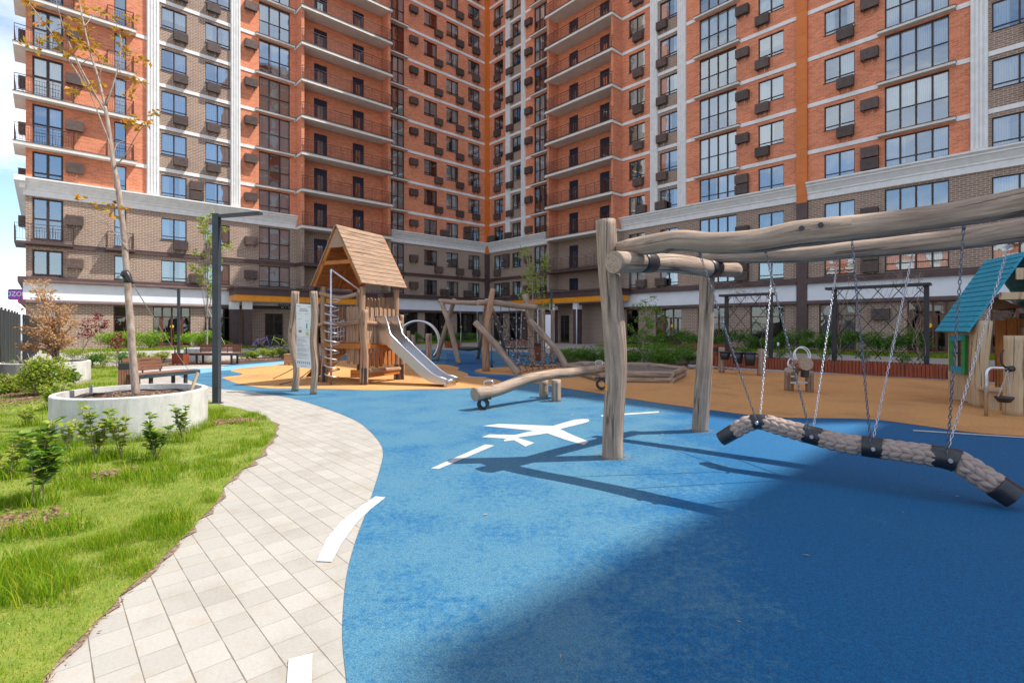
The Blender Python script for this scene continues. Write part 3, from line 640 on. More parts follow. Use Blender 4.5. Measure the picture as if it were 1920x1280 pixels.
# ================================================================ wood
def wood(name, c, ends=False, grain=1.0, rough=.8, bump=.7, stain=.5):
    m = NT(name); uv = m.n('ShaderNodeUVMap').outputs[0]; v = m.n('ShaderNodeMapping', {'Vector': uv, 'Scale': (26*grain, 1.6*grain, 1)}).outputs[0]
    if ends:
        ln = m.n('ShaderNodeVectorMath', {0: uv}, operation='LENGTH').outputs['Value']; nn = m.noise(uv, 22, 3)
        f = m.math('ADD', m.math('MULTIPLY', m.math('SINE', m.math('MULTIPLY', m.math('ADD', ln, m.math('MULTIPLY', nn, .03)), 420.0)), .3), m.math('MULTIPLY', nn, .9))
        m.col(m.ramp(f, [(.1, c[0]), (.75, c[2])])); m.set(.9, 0, .2); return m.mat
    f = m.noise(v, 1.0, 6, .6); o = m.coord('World'); n2 = m.noise(o, 3.1, 4, .6); cr = m.n('ShaderNodeMapping', {'Vector': uv, 'Scale': (20, .55, 1)}).outputs[0]; crk = m.noise(cr, 1.3, 3, .55)
    base = m.ramp(f, [(.3, c[0]), (.5, c[1]), (.72, c[2])]); base = m.mix(m.math('MULTIPLY', m.ramp(n2, [(.42, 0.0), (.68, 1.0)]), stain), base, c[3])
    vk = m.n('ShaderNodeTexVoronoi', {'Vector': m.n('ShaderNodeMapping', {'Vector': uv, 'Scale': (5.5, 1.7, 1)}).outputs[0], 'Scale': 1.0}); kr = m.math('GREATER_THAN', m.n('ShaderNodeSeparateColor', {0: vk.outputs['Color']}).outputs[0], .55)
    kn_ = m.math('MULTIPLY', kr, m.ramp(vk.outputs['Distance'], [(.06, 1.0), (.13, 0.0)])); base = m.mix(m.math('MULTIPLY', kn_, .8), base, (.10, .055, .035))
    ck = m.ramp(crk, [(.37, 1.0), (.40, 0.0)]); base = m.mix(m.math('MULTIPLY', ck, .75), base, (.035, .025, .02)); m.col(base); m.set(rough, 0, .25)
    m.bump(m.math('SUBTRACT', f, m.math('MULTIPLY', ck, .8)), bump, .01); return m.mat
GREY = [(.17, .115, .08), (.33, .24, .175), (.50, .385, .285), (.22, .165, .13)]
M['logwood'] = wood('weathered_log_wood', GREY); M['logend'] = wood('sawn_log_end', GREY, True)
WARM = [(.26, .145, .085), (.38, .225, .135), (.47, .30, .19), (.30, .195, .13)]
M['warmwood'] = wood('warm_larch_wood', WARM); M['warmend'] = wood('warm_larch_end', WARM, True)
PLK = [(.22, .135, .085), (.33, .21, .135), (.42, .285, .195), (.26, .185, .135)]
M['plank'] = wood('roof_plank_wood', PLK, False, 1.6); M['innerwood'] = wood('oiled_inner_wood', [(.30, .10, .025), (.42, .15, .04), (.50, .20, .06), (.34, .12, .03)], False, 1.4)
M['redslat'] = wood('red_stained_slats', [(.20, .045, .022), (.27, .065, .032), (.34, .09, .045), (.22, .06, .035)], False, 1.3)
M['benchwood'] = wood('brown_bench_slats', [(.17, .075, .045), (.23, .105, .065), (.30, .14, .09), (.19, .10, .07)], False, 1.3)
M['palewood'] = wood('pale_new_wood', [(.42, .29, .17), (.52, .38, .23), (.60, .45, .29), (.46, .34, .22)], False, 1.2)
M['steel'] = nmat('brushed_steel', (.55, .57, .60), (.68, .70, .73), 30, .28, metal=1, bump=.05, stretch=(1, 1, 6))
M['galv'] = nmat('galvanised_chain', (.40, .40, .43), (.60, .60, .64), 30, .38, metal=.9, bump=0)
M['darkchain'] = nmat('dark_chain', (.16, .17, .20), (.26, .27, .31), 30, .45, metal=.8, bump=0)
M['blackrubber'] = nmat('black_rubber', (.010, .010, .012), (.022, .022, .026), 18, .38, bump=.25, spec=.6)
M['bark'] = nmat('young_bark', (.24, .17, .13), (.42, .33, .27), 22, .9, bump=.4, stretch=(1, 1, .35))
M['teal'] = nmat('teal_painted_wood', (.015, .26, .37), (.022, .31, .44), 7, .6, bump=.12, stretch=(1, 1, 1))
M['greenpaint'] = nmat('green_painted_wood', (.025, .20, .05), (.035, .25, .07), 7, .55, bump=.1)
M['white'] = nmat('white_board', (.66, .68, .68), (.72, .74, .74), 3, .55, bump=0)
M['ink'] = nmat('grey_print', (.25, .27, .28), (.32, .34, .35), 5, .6, bump=0)
m = NT('white_concrete'); v = m.coord('Object'); vs = m.coord('Object', (1, 1, .25)); f = m.noise(v, 3.5, 8, .65); st = m.noise(vs, 9, 6, .7)
c = m.ramp(f, [(.3, (.47, .455, .43)), (.6, (.585, .57, .54))]); c = m.mix(1, c, m.ramp(st, [(.35, (.84, .83, .81)), (.55, (1, 1, 1))]), 'MULTIPLY')
vo = m.n('ShaderNodeTexVoronoi', {'Vector': v, 'Scale': 34.0}); hole = m.math('MULTIPLY', m.ramp(vo.outputs['Distance'], [(.10, 1.0), (.16, 0.0)]), m.math('GREATER_THAN', m.n('ShaderNodeSeparateColor', {0: vo.outputs['Color']}).outputs[1], .72)); c = m.mix(m.math('MULTIPLY', hole, .7), c, (.16, .15, .14))
z = m.n('ShaderNodeSeparateXYZ', {0: v}).outputs[2]; sp2_ = m.ramp(m.math('ADD', m.math('MULTIPLY', z, 3.0), m.noise(v, 14, 5, .7)), [(.62, .75), (.85, 0.0)]); c = m.mix(sp2_, c, (.24, .18, .12)); m.col(c); m.set(.85); m.bump(m.math('SUBTRACT', m.noise(v, 60, 4), m.math('MULTIPLY', hole, 1.0)), .4, .004); M['concrete'] = m.mat
M['wick'] = nmat('galvanised_sheet', (.42, .43, .45), (.5, .51, .53), 5, .35, metal=.6, bump=.02)
def log(P, r, n=16, m=0, seed=1, wob=.06, steps=30, mb=None, em=1):
    mb = mb or MB(); C = catmull(P, steps) if len(P) > 2 else [Vector(P[0]).lerp(Vector(P[1]), i/steps) for i in range(steps+1)]
    mb.tube(C, r, n, m, True, em, wob, seed); return mb
LM = lambda: [M['logwood'], M['logend']]
WM = lambda: [M['warmwood'], M['warmend']]
# ================================================================ near log swing
def online(px, c, d):                     # where the sight line through a photo column meets a line on plan
    k = (px-960)/FP; a = (k*c[1]-c[0])/(d[0]-k*d[1]); return c[0]+d[0]*a, c[1]+d[1]*a
def linepts(L_, c, d):
    P = []; rr = []
    for px, py, h in L_:
        X, Y = online(px, c, d); P.append(Vector((X, Y, H0+(HY-py)/FP*Y))); rr.append(h/FP*Y)
    return P, rr
SW = empty('log_swing_frame', G(1148, 858), label='big weathered log swing frame of two posts, a crosspiece and two long beams', cat='swing frame')
def at_root(root, P): return [Vector(p)-root.location for p in P]
P1 = [at(1148, 862, 5.84), at(1150, 790, 5.84), at(1155, 700, 5.84), at(1150, 600, 5.84), at(1141, 500, 5.84), at(1135.5, 413, 5.84)]
log(at_root(SW, P1), [.115, .118, .12, .128, .122, .113], 22, seed=3, wob=.03, steps=40).build('post', LM(), SW)
P2 = [at(1312, 811, 7.34), at(1318, 719, 7.3), at(1323, 625, 7.28), at(1326, 514, 7.25)]
log(at_root(SW, P2), [.112, .113, .107, .10], 20, seed=5, wob=.035).build('post', LM(), SW)
cb = [(1150, 491, 5.45, 21), (1200, 492, 5.75, 18.5), (1272, 495, 6.35, 17.5), (1326, 503, 6.85, 15.5), (1379, 506, 7.4, 13.5)]
Pc = [at(a, b, Y) for a, b, Y, h in cb]; rc = [h/FP*Y for a, b, Y, h in cb]
log(at_root(SW, Pc), rc, 20, seed=9, wob=.03, steps=36).build('crosspiece', LM(), SW)
Cc = catmull(Pc, 40)
for i0 in (10, 30):
    mb = MB(); seg = Cc[i0:i0+4]; mb.tube(at_root(SW, seg), [rc[1]*1.06 if i0 == 10 else rc[3]*1.07]*4, 20); mb.build('rubber_band', M['blackrubber'], SW)
B1 = [(1158, 464, 9), (1180, 463, 15), (1215, 459, 18), (1272, 451, 19), (1339, 455, 20), (1418, 452, 22), (1492, 439, 24), (1599, 427, 22), (1760, 407, 23.5), (1920, 379, 27), (2060, 352, 31)]
B2 = [(1318, 482, 9), (1345, 482, 11.5), (1381, 481, 12.5), (1497, 478, 14.5), (1599, 468, 16.5), (1760, 453, 18.5), (1920, 432, 22), (2060, 412, 25)]
c1, d1 = (1.2, 5.75), (.79, -.61); c2, d2 = (2.68, 7.1), (.79, -.61)
Pb1, rb1 = linepts(B1, c1, d1); Pb2, rb2 = linepts(B2, c2, d2)
log(at_root(SW, Pb1), rb1, 22, seed=11, wob=.05, steps=60).build('beam', LM(), SW)
log(at_root(SW, Pb2), rb2, 22, seed=14, wob=.05, steps=60).build('beam', LM(), SW)
mb = MB()
for px, py in ((1507, 434), (1542, 428)):
    X, Y = online(px, c1, d1); p = Vector((X, Y, H0+(HY-py)/FP*Y)); q = p+Vector((-.61, -.79, .1))*.11; mb.tube(at_root(SW, [q, q+Vector((-.61, -.79, .1))*.018]), .022, 12)
mb.build('bolt_cap', M['blackrubber'], SW)
p_ = at(1137, 727, 5.715)-SW.location; mb = MB(); mb.tube([p_+Vector((0, .0, .022)), p_+Vector((0, -.006, .022))], .017, 12); mb.tube([p_+Vector((0, .0, -.014)), p_+Vector((0, -.006, -.014))], .017, 12); mb.build('orange_tag', M['canopy_orange'], SW)
# the braided rope and its four clamps on eight chains
cs, ds = (3.23, 4.88), (.79, -.61)
RP = [(1352, 823, 13), (1372, 811, 14), (1398, 796, 14.5), (1424, 790, 15), (1470, 802, 16.5), (1520, 815, 17.5), (1575, 829, 18.5), (1635, 838, 19.5), (1700, 847, 20), (1768, 857, 21.5), (1802, 868, 23), (1842, 893, 24), (1880, 918, 24), (1902, 932, 24)]
Pr, rr_ = linepts(RP, cs, ds); rr_ = [q*.92 for q in rr_]; Cr = catmull(Pr, 26*13)
rad = [rr_[min(12, int(i/(len(Cr)-1)*13))]*(1-((i/(len(Cr)-1)*13) % 1))+rr_[min(13, int(i/(len(Cr)-1)*13)+1)]*((i/(len(Cr)-1)*13) % 1) for i in range(len(Cr))]
RS = empty('rope_swing', Vector((3.3, 4.9, 0)), label='thick beige braided rope swing seat with black clamps hanging on chains over the blue floor', cat='rope swing')
m = NT('braided_rope_fibre'); v = m.coord('Object', (1, 1, 1)); f = m.noise(m.n('ShaderNodeMapping', {'Vector': m.n('ShaderNodeUVMap').outputs[0], 'Scale': (160, 8, 1)}).outputs[0], 1, 4)
m.col(m.ramp(f, [(.3, (.27, .20, .17)), (.7, (.45, .355, .30))])); m.set(.95, 0, .1); m.bump(f, .6, .004); M['rope'] = m.mat
mb = MB(); core = at_root(RS, Cr); mb.tube(core, [q*.80 for q in rad], 16, 0)
cum = [0]
for i in range(1, len(Cr)): cum.append(cum[-1]+(Cr[i]-Cr[i-1]).length)
def frame_at(s_):
    for i in range(1, len(cum)):
        if cum[i] >= s_: break
    t = (s_-cum[i-1])/max(1e-6, cum[i]-cum[i-1]); p = core[i-1].lerp(core[i], t); d = (core[i]-core[i-1]).normalized()
    x = d.cross(Vector((0, 0, 1))).normalized(); y = x.cross(d); return p, d, x, y, rad[i]
CLR = [(1412, 1436), (1507, 1539), (1617, 1654), (1747, 1795)]
def inclamp(s_):
    p = frame_at(s_)[0]+RS.location; px = 960+FP*p.x/p.y
    return px < 1380 or px > 1864 or any(a-1 < px < b+1 for a, b in CLR)
stp = .083; k = 0; s_ = .12
while s_ < cum[-1]-.12:
    for j in range(5):
        if inclamp(s_+(stp*.5 if j % 2 else 0)): continue
        for sg in (1, -1):
            a0 = j*math.pi*.4+(sg*.31); so = s_+(stp*.5 if j % 2 else 0)+(stp*.5 if sg > 0 else 0)*0
            pts = []
            for q in range(7):
                u = (q/6-.5); an = a0+sg*u*.72; sp_ = min(cum[-1]-.01, max(.01, so-u*.135)); p, d, x, y, r0 = frame_at(sp_)
                rr2 = r0*(.66+.11*math.cos(u*math.pi)); pts.append(p+(x*math.cos(an)+y*math.sin(an))*rr2)
            mb.tube(pts, [.008, .021, .028, .030, .028, .021, .008], 8, 0, seed=k); k += 1
    s_ += stp
mb.build('braided_rope', M['rope'], RS)
def clamp(px0, px1, name='clamp'):
    i0 = min(range(len(Cr)), key=lambda i: abs(960+FP*Cr[i].x/Cr[i].y-px0)); i1 = min(range(len(Cr)), key=lambda i: abs(960+FP*Cr[i].x/Cr[i].y-px1))
    mb = MB(); mb.tube([core[i] for i in range(i0, i1+1)], [rad[i]*1.06 for i in range(i0, i1+1)], 20, 0, True, None, .02, i0)
    if name == 'clamp':
        im = (i0+i1)//2; c_ = core[im]; mb.tube([c_+Vector((-.05, -.08, .005)), c_+Vector((-.07, -.115, .005))], .017, 10, 1); mb.tube([c_+Vector((-.07, -.115, .005)), c_+Vector((-.075, -.123, .005))], .010, 8, 1)
    return mb.build(name, [M['blackrubber'], M['galv']], RS), i0, i1
clamp(1350, 1378, 'end_cap'); clamp(1866, 1903, 'end_cap')
CL = [clamp(1412, 1436), clamp(1507, 1539), clamp(1617, 1654), clamp(1747, 1795)]
def chain(a, b, seed=0, pitch=.038, w=.015, t=.0036):
    a = Vector(a); b = Vector(b); L_ = (b-a).length; n = int(L_/pitch); d = (b-a)/n; dn = d.normalized(); x = dn.cross(Vector((0, 1, 0))).normalized(); y = dn.cross(x); mb = MB(); rg = random.Random(seed)
    for i in range(n+1):
        c = a+d*i+(Vector((0, 0, -1))*.012*math.sin(math.pi*i/n)); tw = (math.pi/2 if i % 2 else 0)+.5+rg.uniform(-.15, .15); s1 = x*math.cos(tw)+y*math.sin(tw); pts = []
        for q in range(10):
            an = 2*math.pi*q/10; pts.append(c+s1*math.cos(an)*w*.62+dn*math.sin(an)*(pitch*.66))
        mb.tube(pts, t, 5, 0, False, closed=True)
    return mb
fr = [(1311, 474), (1435, 472), (1597, 449), (1807, 429)]; bk = [(1449, 488), (1571, 486), (1712, 473), (1893, 456)]
for i in range(4):
    im = (CL[i][1]+CL[i][2])//2; base = core[im]
    for side, (px, py), c_, d_ in ((0, fr[i], c1, d1), (1, bk[i], c2, d2)):
        X, Y = online(px, c_, d_); top = Vector((X, Y, H0+(HY-py)/FP*Y+.012))-RS.location
        bt = base+(Vector((-.062, -.07, .06)) if side == 0 else Vector((.05, .05, .085)))
        o = chain(bt, top, i*2+side).build('chain', M['darkchain'] if side == 0 else M['galv'], RS)
        e = MB(); e.tube([top+Vector((0, 0, -.02)), top+Vector((0, 0, .05))], .012, 8); e.build('hanger_bolt', M['darkchain'], RS)
# ================================================================ seesaw
SS = empty('log_seesaw', G(1030, 748), label='low log seesaw with steel grips resting on a black ring, left of the swing', cat='seesaw')
ps = [at(889, 739.5, 9.15), at(935, 730, 9.5), at(985, 712, 10.0), at(1035, 701.5, 10.5), at(1085, 697, 11.1), at(1150, 687, 12.2)]
log(at_root(SS, ps), [.125, .115, .108, .10, .098, .095], 20, seed=21, wob=.035, steps=40).build('seesaw_log', LM(), SS)
for px, yb, h, Yd, w_ in ((1019.5, 745, 33, 10.75, 8.5), (1043, 752.5, 41, 10.25, 8.7)):
    b = G(px, yb); b = b-SS.location; log([b-Vector((0, 0, .02)), b+Vector((0, 0, h/FP*Yd))], w_/FP*Yd, 16, seed=int(px), wob=.02, steps=6).build('pivot_post', LM(), SS)
mb = MB(); a = G(1019, 745)-SS.location; b = G(1043, 752)-SS.location
for z in (.13, .3): mb.bar(a+Vector((0, 0, z)), b+Vector((0, 0, z)), .03, .03)
mb.build('axle', M['steel'], SS)
def ring_stand(px, Y, zc, r0, r1, root):
    c = Vector(((px-960)/FP*Y, Y, zc))-root.location; mb = MB(); n = 28; hw = .06
    for i in range(n):
        a, b = 2*math.pi*i/n, 2*math.pi*(i+1)/n
        dr = Vector((.96, -.28, 0)); q = lambda r, an, s: c+dr*math.cos(an)*r+Vector((0, 0, math.sin(an)*r))+Vector((.28, .96, 0))*s*hw
        mb.face([q(r1, a, -1), q(r1, b, -1), q(r1, b, 1), q(r1, a, 1)], 0, None, True); mb.face([q(r0, a, -1), q(r0, b, -1), q(r0, b, 1), q(r0, a, 1)], 0, None, True)
        for s in (-1, 1): mb.face([q(r0, a, s), q(r1, a, s), q(r1, b, s), q(r0, b, s)])
    mb.box(c.x-.15, c.x+.15, c.y-.06, c.y+.06, c.z+r1-.01, c.z+r1+.025); return mb
ring_stand(906, 9.25, .105, .065, .10, SS).build('rubber_ring', M['blackrubber'], SS); ring_stand(1128, 12.0, .16, .08, .13, SS).build('rubber_ring', M['blackrubber'], SS)
for px, py, Y in ((916, 731, 9.33), (1123, 690, 11.75)):
    b = at(px, py, Y)-SS.location; mb = MB(); s = .115
    mb.tube(catmull([b+Vector((0, 0, -.02)), b+Vector((-s*.35, 0, .03)), b+Vector((-s*.75, 0, .13)), b+Vector((-s*.3, 0, .17)), b+Vector((s*.5, 0, .165)), b+Vector((s*.75, 0, .12)), b+Vector((s*.4, 0, .03)), b+Vector((0, 0, -.02))], 32), .012, 8); mb.build('grip', M['steel'], SS)
# ================================================================ play tower
TW0 = G(680, 721); TO = Vector((TW0.x, TW0.y, 0)); PT = empty('play_tower', TO, label='wooden play tower with steep plank roof, spiral climbing pole and steel slide', cat='play tower')
A_ = Vector((.44, .898, 0)).normalized(); B_ = Vector((-.898, .44, 0)).normalized(); Z_ = Vector((0, 0, 1))
def tp(a, b, z): return A_*a+B_*b+Z_*z
SD = 1.38
def tpost(a, b, h, r=.075, seed=0, lean=(0, 0)):
    log([tp(a, b, .0), tp(a+.015, b-.01, h*.35), tp(a-.01+lean[0]*.5, b+.015+lean[1]*.5, h*.7), tp(a+lean[0], b+lean[1], h)], [r*1.05, r, r*.95, r*.9], 14, seed=seed, wob=.05, steps=18).build('post', WM(), PT)
    mb = MB(); c = tp(a, b, 0)+Vector((.35, -.93, 0))*r; mb.bar(c, c+Vector((0, 0, .44)), .075, .03, 0, (.35, -.93, 0)); mb.build('post_shoe', M['black'], PT)
for i, (a, b, h) in enumerate(((0, 0, 2.55), (SD, 0, 2.6), (0, SD, 2.6), (SD, SD, 2.6), (.05, .62*SD, 0.0), (0, -.02, 0))):
    if h: tpost(a, b, h, .085, 30+i)
tpost(-.05, -.13, 1.95, .07, 41); tpost(SD+.08, -.12, 1.85, .065, 42); tpost(-.05, SD+.22, 1.75, .07, 45)
# roof
def plankroof(sgn, name):
    mb = MB(); n = 13; hw = .89; zr, ze = 4.17, 2.60; a0, a1 = -.26, SD+.17; c = SD/2
    for i in range(n):
        u0 = i/n; u1 = (i+1)/n-.004; nx = Vector((0, 0, 0))+B_*sgn*(zr-ze)+Z_*hw; nx = nx.normalized()
        def q(u, a, t): return tp(a, c+sgn*hw*u, zr-(zr-ze)*u)+nx*t
        j = rnd.uniform(-.008, .008); lo = [q(u0, a0+j, 0), q(u0, a1+j, 0), q(u1, a1+j, 0), q(u1, a0+j, 0)]; hi = [q(u0, a0+j, .026), q(u0, a1+j, .026), q(u1, a1+j, .034), q(u1, a0+j, .034)]
        o_ = rnd.random()*9; w_ = .14; uv = [(o_, 0), (o_, 1.9), (o_+w_, 1.9), (o_+w_, 0)]
        mb.face(hi, 0, uv); mb.face(lo[::-1], 1, uv)
        for k in range(4): mb.face([lo[k], lo[(k+1) % 4], hi[(k+1) % 4], hi[k]], 0, uv)
    return mb.build(name, [M['plank'], M['innerwood']], PT)
plankroof(1, 'roof_slope'); plankroof(-1, 'roof_slope')
mb = MB()
for a in (-.2, SD*.5, SD+.2):
    for sgn in (1, -1):
        mb.bar(tp(a, SD/2+sgn*.02, 4.06), tp(a, SD/2+sgn*.83, 2.61), .05, .11, 0)
    mb.bar(tp(a, SD/2-.5, 3.2), tp(a, SD/2+.5, 3.2), .05, .10, 0)
mb.build('rafters', M['innerwood'], PT)
mb = MB(); nx = -A_
for i in range(3): 
    u0 = i/9; u1 = (i+1)/9; q = lambda u, s: tp(-.23, SD/2+s*.84*u*1.05, 4.1-1.5*u*1.02)
    mb.face([q(u0, -1), q(u0, 1), q(u1, 1), q(u1, -1)])
mb.build('gable_board', M['plank'], PT)
# deck, rails and plank balustrades
DK = 1.12
mb = MB()
for i in range(9): mb.box(-.02+i*.158, -.02+i*.158+.15, -.05, SD+.05, DK-.04, DK, 0, Matrix(((A_.x, B_.x, 0, 0), (A_.y, B_.y, 0, 0), (0, 0, 1, 0), (0, 0, 0, 1))))
mb.bar(tp(-.02, -.06, DK-.12), tp(SD, -.06, DK-.12), .05, .14); mb.bar(tp(-.02, SD, DK-.12), tp(SD, SD, DK-.12), .05, .14); mb.bar(tp(-.05, 0, DK-.12), tp(-.05, SD, DK-.12), .05, .14)
mb.build('deck', M['innerwood'], PT)
def stakes(a, b, z0, z1, n, w_=.085, seed=0, name='balustrade', mat='warmwood', skip=(), jz=.04, t=.03):
    rg = random.Random(seed); mb = MB(); a = Vector(a); b = Vector(b); d = (b-a)/n; dn = d.normalized(); nn = dn.cross(Z_)
    for i in range(n):
        if i in skip: continue
        c = a+d*(i+.5); w2 = min(w_, d.length*.93)/2; zb = z0+rg.uniform(-jz, jz); zt = z1+rg.uniform(-jz*.4, jz*.4); ou = rg.random()*9; prof_ = []
        for k in range(7):
            an = math.pi*k/6; prof_.append((math.cos(an)*w2, zt-w2+math.sin(an)*w2))
        prof_ += [(-w2, zb+.03), (-w2*.6, zb), (w2*.6, zb), (w2, zb+.03)]
        F = [c+dn*x+Z_*z-nn*t/2 for x, z in prof_]; Bk = [p+nn*t for p in F]; uv = [(ou+x, z) for x, z in prof_]
        mb.face(F, 0, uv); mb.face(Bk[::-1], 0, uv[::-1])
        for k in range(len(F)): k2 = (k+1) % len(F); mb.face([F[k], F[k2], Bk[k2], Bk[k]], 0, [uv[k], uv[k2], uv[k2], uv[k]])
    return mb.build(name, M[mat], PT)
stakes(tp(.05, -.03, 0), tp(SD-.1, -.03, 0), 1.5, 2.02, 7, .12, 1); stakes(tp(.05, -.05, 0), tp(.48, -.05, 0), .85, 1.75, 3, .12, 2); 
stakes(tp(.1, -.02, 0), tp(SD-.1, -.02, 0), .45, 1.02, 7, .12, 3, 'skirt_boards', 'innerwood')
stakes(tp(.0, .12, 0), tp(0, .55, 0), .55, 2.05, 4, .10, 4); stakes(tp(SD, .1, 0), tp(SD, SD-.1, 0), .9, 2.35, 9, .11, 5); stakes(tp(.05, SD, 0), tp(SD-.1, SD, 0), .7, 2.1, 8, .11, 6, 'skirt_boards')

def rail(P, r, seed, name='rail_log'): log(P, r, 12, seed=seed, wob=.06, steps=14).build(name, WM(), PT)
rail([tp(-.1, -.1, 1.62), tp(SD*.5, -.12, 1.59), tp(SD+.1, -.1, 1.63)], .055, 51); rail([tp(-.09, .1, 2.36), tp(-.1, SD*.5, 2.28), tp(-.08, SD+.05, 2.42)], .055, 52)
rail([tp(-.1, .02, 1.64), tp(-.12, SD*.5, 1.58), tp(-.1, SD*.95, 1.62)], .05, 53); rail([tp(-.12, SD*.9, 1.6), tp(-.2, SD+.3, 1.5)], .045, 54); rail([tp(.1, -.12, .35), tp(SD, -.1, .32)], .06, 55)
mb = MB(); mb.bar(tp(.1, -.1, .28), tp(SD+.02, -.1, .28), .05, .2); mb.bar(tp(-.05, .35, .28), tp(-.02, -.0, .28), .05, .2); mb.build('step_board', M['innerwood'], PT)
mb = MB(); mb.box(.1, SD-.1, .2, SD-.2, 0.02, .8, 0, Matrix(((A_.x, B_.x, 0, 0), (A_.y, B_.y, 0, 0), (0, 0, 1, 0), (0, 0, 0, 1)))); mb.build('rubber_curtain', M['blackrubber'], PT) if False else None
# rope net in the near opening and the climbing ramp at the left
mb = MB()
for i in range(5): mb.tube(catmull([tp(-.02, .6, 1.15+i*.13), tp(-.06, .85, 1.10+i*.13), tp(-.02, 1.2, 1.16+i*.13)], 8), .012, 6)
for i in range(6): mb.tube([tp(-.03, .62+i*.11, 1.1), tp(-.03, .62+i*.11, 1.7)], .01, 5)
mb.build('rope_net', M['galv'], PT)
mb = MB(); n = 10
for i in range(n):
    u0, u1 = i/n, (i+1)/n-.01; f_ = lambda u, a: tp(-.1-1.0*(1-u)+a*.0, .25+a, .05+1.05*u)
    lo = [f_(u0, 0), f_(u0, .85), f_(u1, .85), f_(u1, 0)]; hi = [p+Vector((0, 0, .04)) for p in lo]; mb.face(hi, 0, [(0, i), (.85, i), (.85, i+.1), (0, i+.1)]); mb.face(lo[::-1], 0)
    for k in range(4): mb.face([lo[k], lo[(k+1) % 4], hi[(k+1) % 4], hi[k]])
ramp_o = None
mb2 = MB(); n = 8
for i in range(n):
    u0, u1 = i/n, (i+1)/n-.012; f_ = lambda u, a: tp(SD*.35+a, SD+.1+1.1*(1-u), .04+1.0*u)
    lo = [f_(u0, 0), f_(u0, .8), f_(u1, .8), f_(u1, 0)]; hi = [p+Vector((0, 0, .04)) for p in lo]; mb2.face(hi, 0, [(0, i), (.85, i), (.85, i+.1), (0, i+.1)]); mb2.face(lo[::-1], 0)
    for k in range(4): mb2.face([lo[k], lo[(k+1) % 4], hi[(k+1) % 4], hi[k]])
rp_ = mb2.build('climbing_ramp', M['plank'], PT)
for q, cc in enumerate(('teal', 'greenpaint', 'yellow', 'teal', 'greenpaint')):
    u = .15+.17*q; mb = MB(); c = tp(SD*.35+.2+.4*(q % 2), SD+.1+1.1*(1-u), .1+1.0*u); mb.tube([c, c+Vector((-.03, 0, .05))], [.05, .03], 8); mb.build('climbing_hold', M[cc], rp_)
mb = MB()
for a_, b_ in ((tp(-.05, SD+.15, 1.0), G(512, 711)-TO), (tp(-.02, SD+.2, .5), G(524, 722)-TO)): mb.tube(catmull([a_, (a_+b_)/2-Vector((0, 0, .12)), b_+Vector((0, 0, .02))], 10), .012, 5)
mb.build('climbing_rope', M['blackrubber'], PT)
# spiral climbing pole
pb = G(621, 722)-TO; pt = at(618, 505, 13.1)-TO; mb = MB(); mb.tube([pb, Vector((pb.x, pb.y, pt.z))], .028, 10); 
mb.tube([Vector((pb.x, pb.y, pt.z)), tp(-.05, .03, 2.45)], .024, 8); sp_ = []
zt, zb = at(620, 562, 13.1).z, at(620, 708, 13.1).z
for i in range(9*18+1):
    an = 2*math.pi*i/18; sp_.append(Vector((pb.x+.178*math.cos(an)+.03, pb.y+.178*math.sin(an), zt+(zb-zt)*i/(9*18))))
mb.tube(sp_, .018, 6); mb.tube([sp_[0], Vector((pb.x, pb.y, zt+.04))], .014, 6); mb.tube([sp_[-1], Vector((pb.x, pb.y, zb))], .014, 6); mb.build('spiral_pole', M['galv'], PT)
# slide
SR = Matrix(((-B_.x, A_.x, 0, 0), (-B_.y, A_.y, 0, 0), (0, 0, 1, 0), (0, 0, 0, 1)))     # x out of the tower, y across
def sq(x, y, z): return tp(y, -x, z)
pr = [(.02, 1.14), (.42, 1.12), (.56, 1.04), (1.0, .72), (1.5, .37), (1.78, .22), (1.95, .185), (2.32, .17)]; cy = .68; hw = .25
mb = MB()
for i in range(len(pr)-1):
    (x0, z0), (x1, z1) = pr[i], pr[i+1]; mb.face([sq(x0, cy-hw, z0), sq(x0, cy+hw, z0), sq(x1, cy+hw, z1), sq(x1, cy-hw, z1)], 0, None, False)
sides = [(.02, 1.78), (.40, 1.78), (.56, 1.30), (1.0, .95), (1.5, .58), (1.82, .36), (2.0, .27), (2.32, .20)]; lows = [(.02, 1.05), (.42, 1.03), (.56, .94), (1.0, .62), (1.5, .27), (1.8, .12), (1.98, .08), (2.32, .07)]
for y in (cy-hw, cy+hw):
    for dy in (0, .02):
        for i in range(len(sides)-1): mb.face([sq(*(lows[i][0], y+dy-.01, lows[i][1])), sq(lows[i+1][0], y+dy-.01, lows[i+1][1]), sq(sides[i+1][0], y+dy-.01, sides[i+1][1]), sq(sides[i][0], y+dy-.01, sides[i][1])])
    mb.tube([sq(x, y, z) for x, z in sides], .02, 8, 0)
    mb.face([sq(.02, y, 1.05), sq(-.02, y, 1.05), sq(-.02, y, 1.78), sq(.02, y, 1.78)])
mb.tube([sq(2.33, cy-hw, .16), sq(2.33, cy+hw, .16)], .035, 10); mb.box(2.2, 2.3, cy-.2, cy+.2, 0, .15, 0, Matrix(((-B_.x, A_.x, 0, 0), (-B_.y, A_.y, 0, 0), (0, 0, 1, 0), (0, 0, 0, 1))))
mb.build('slide', M['steel'], PT)
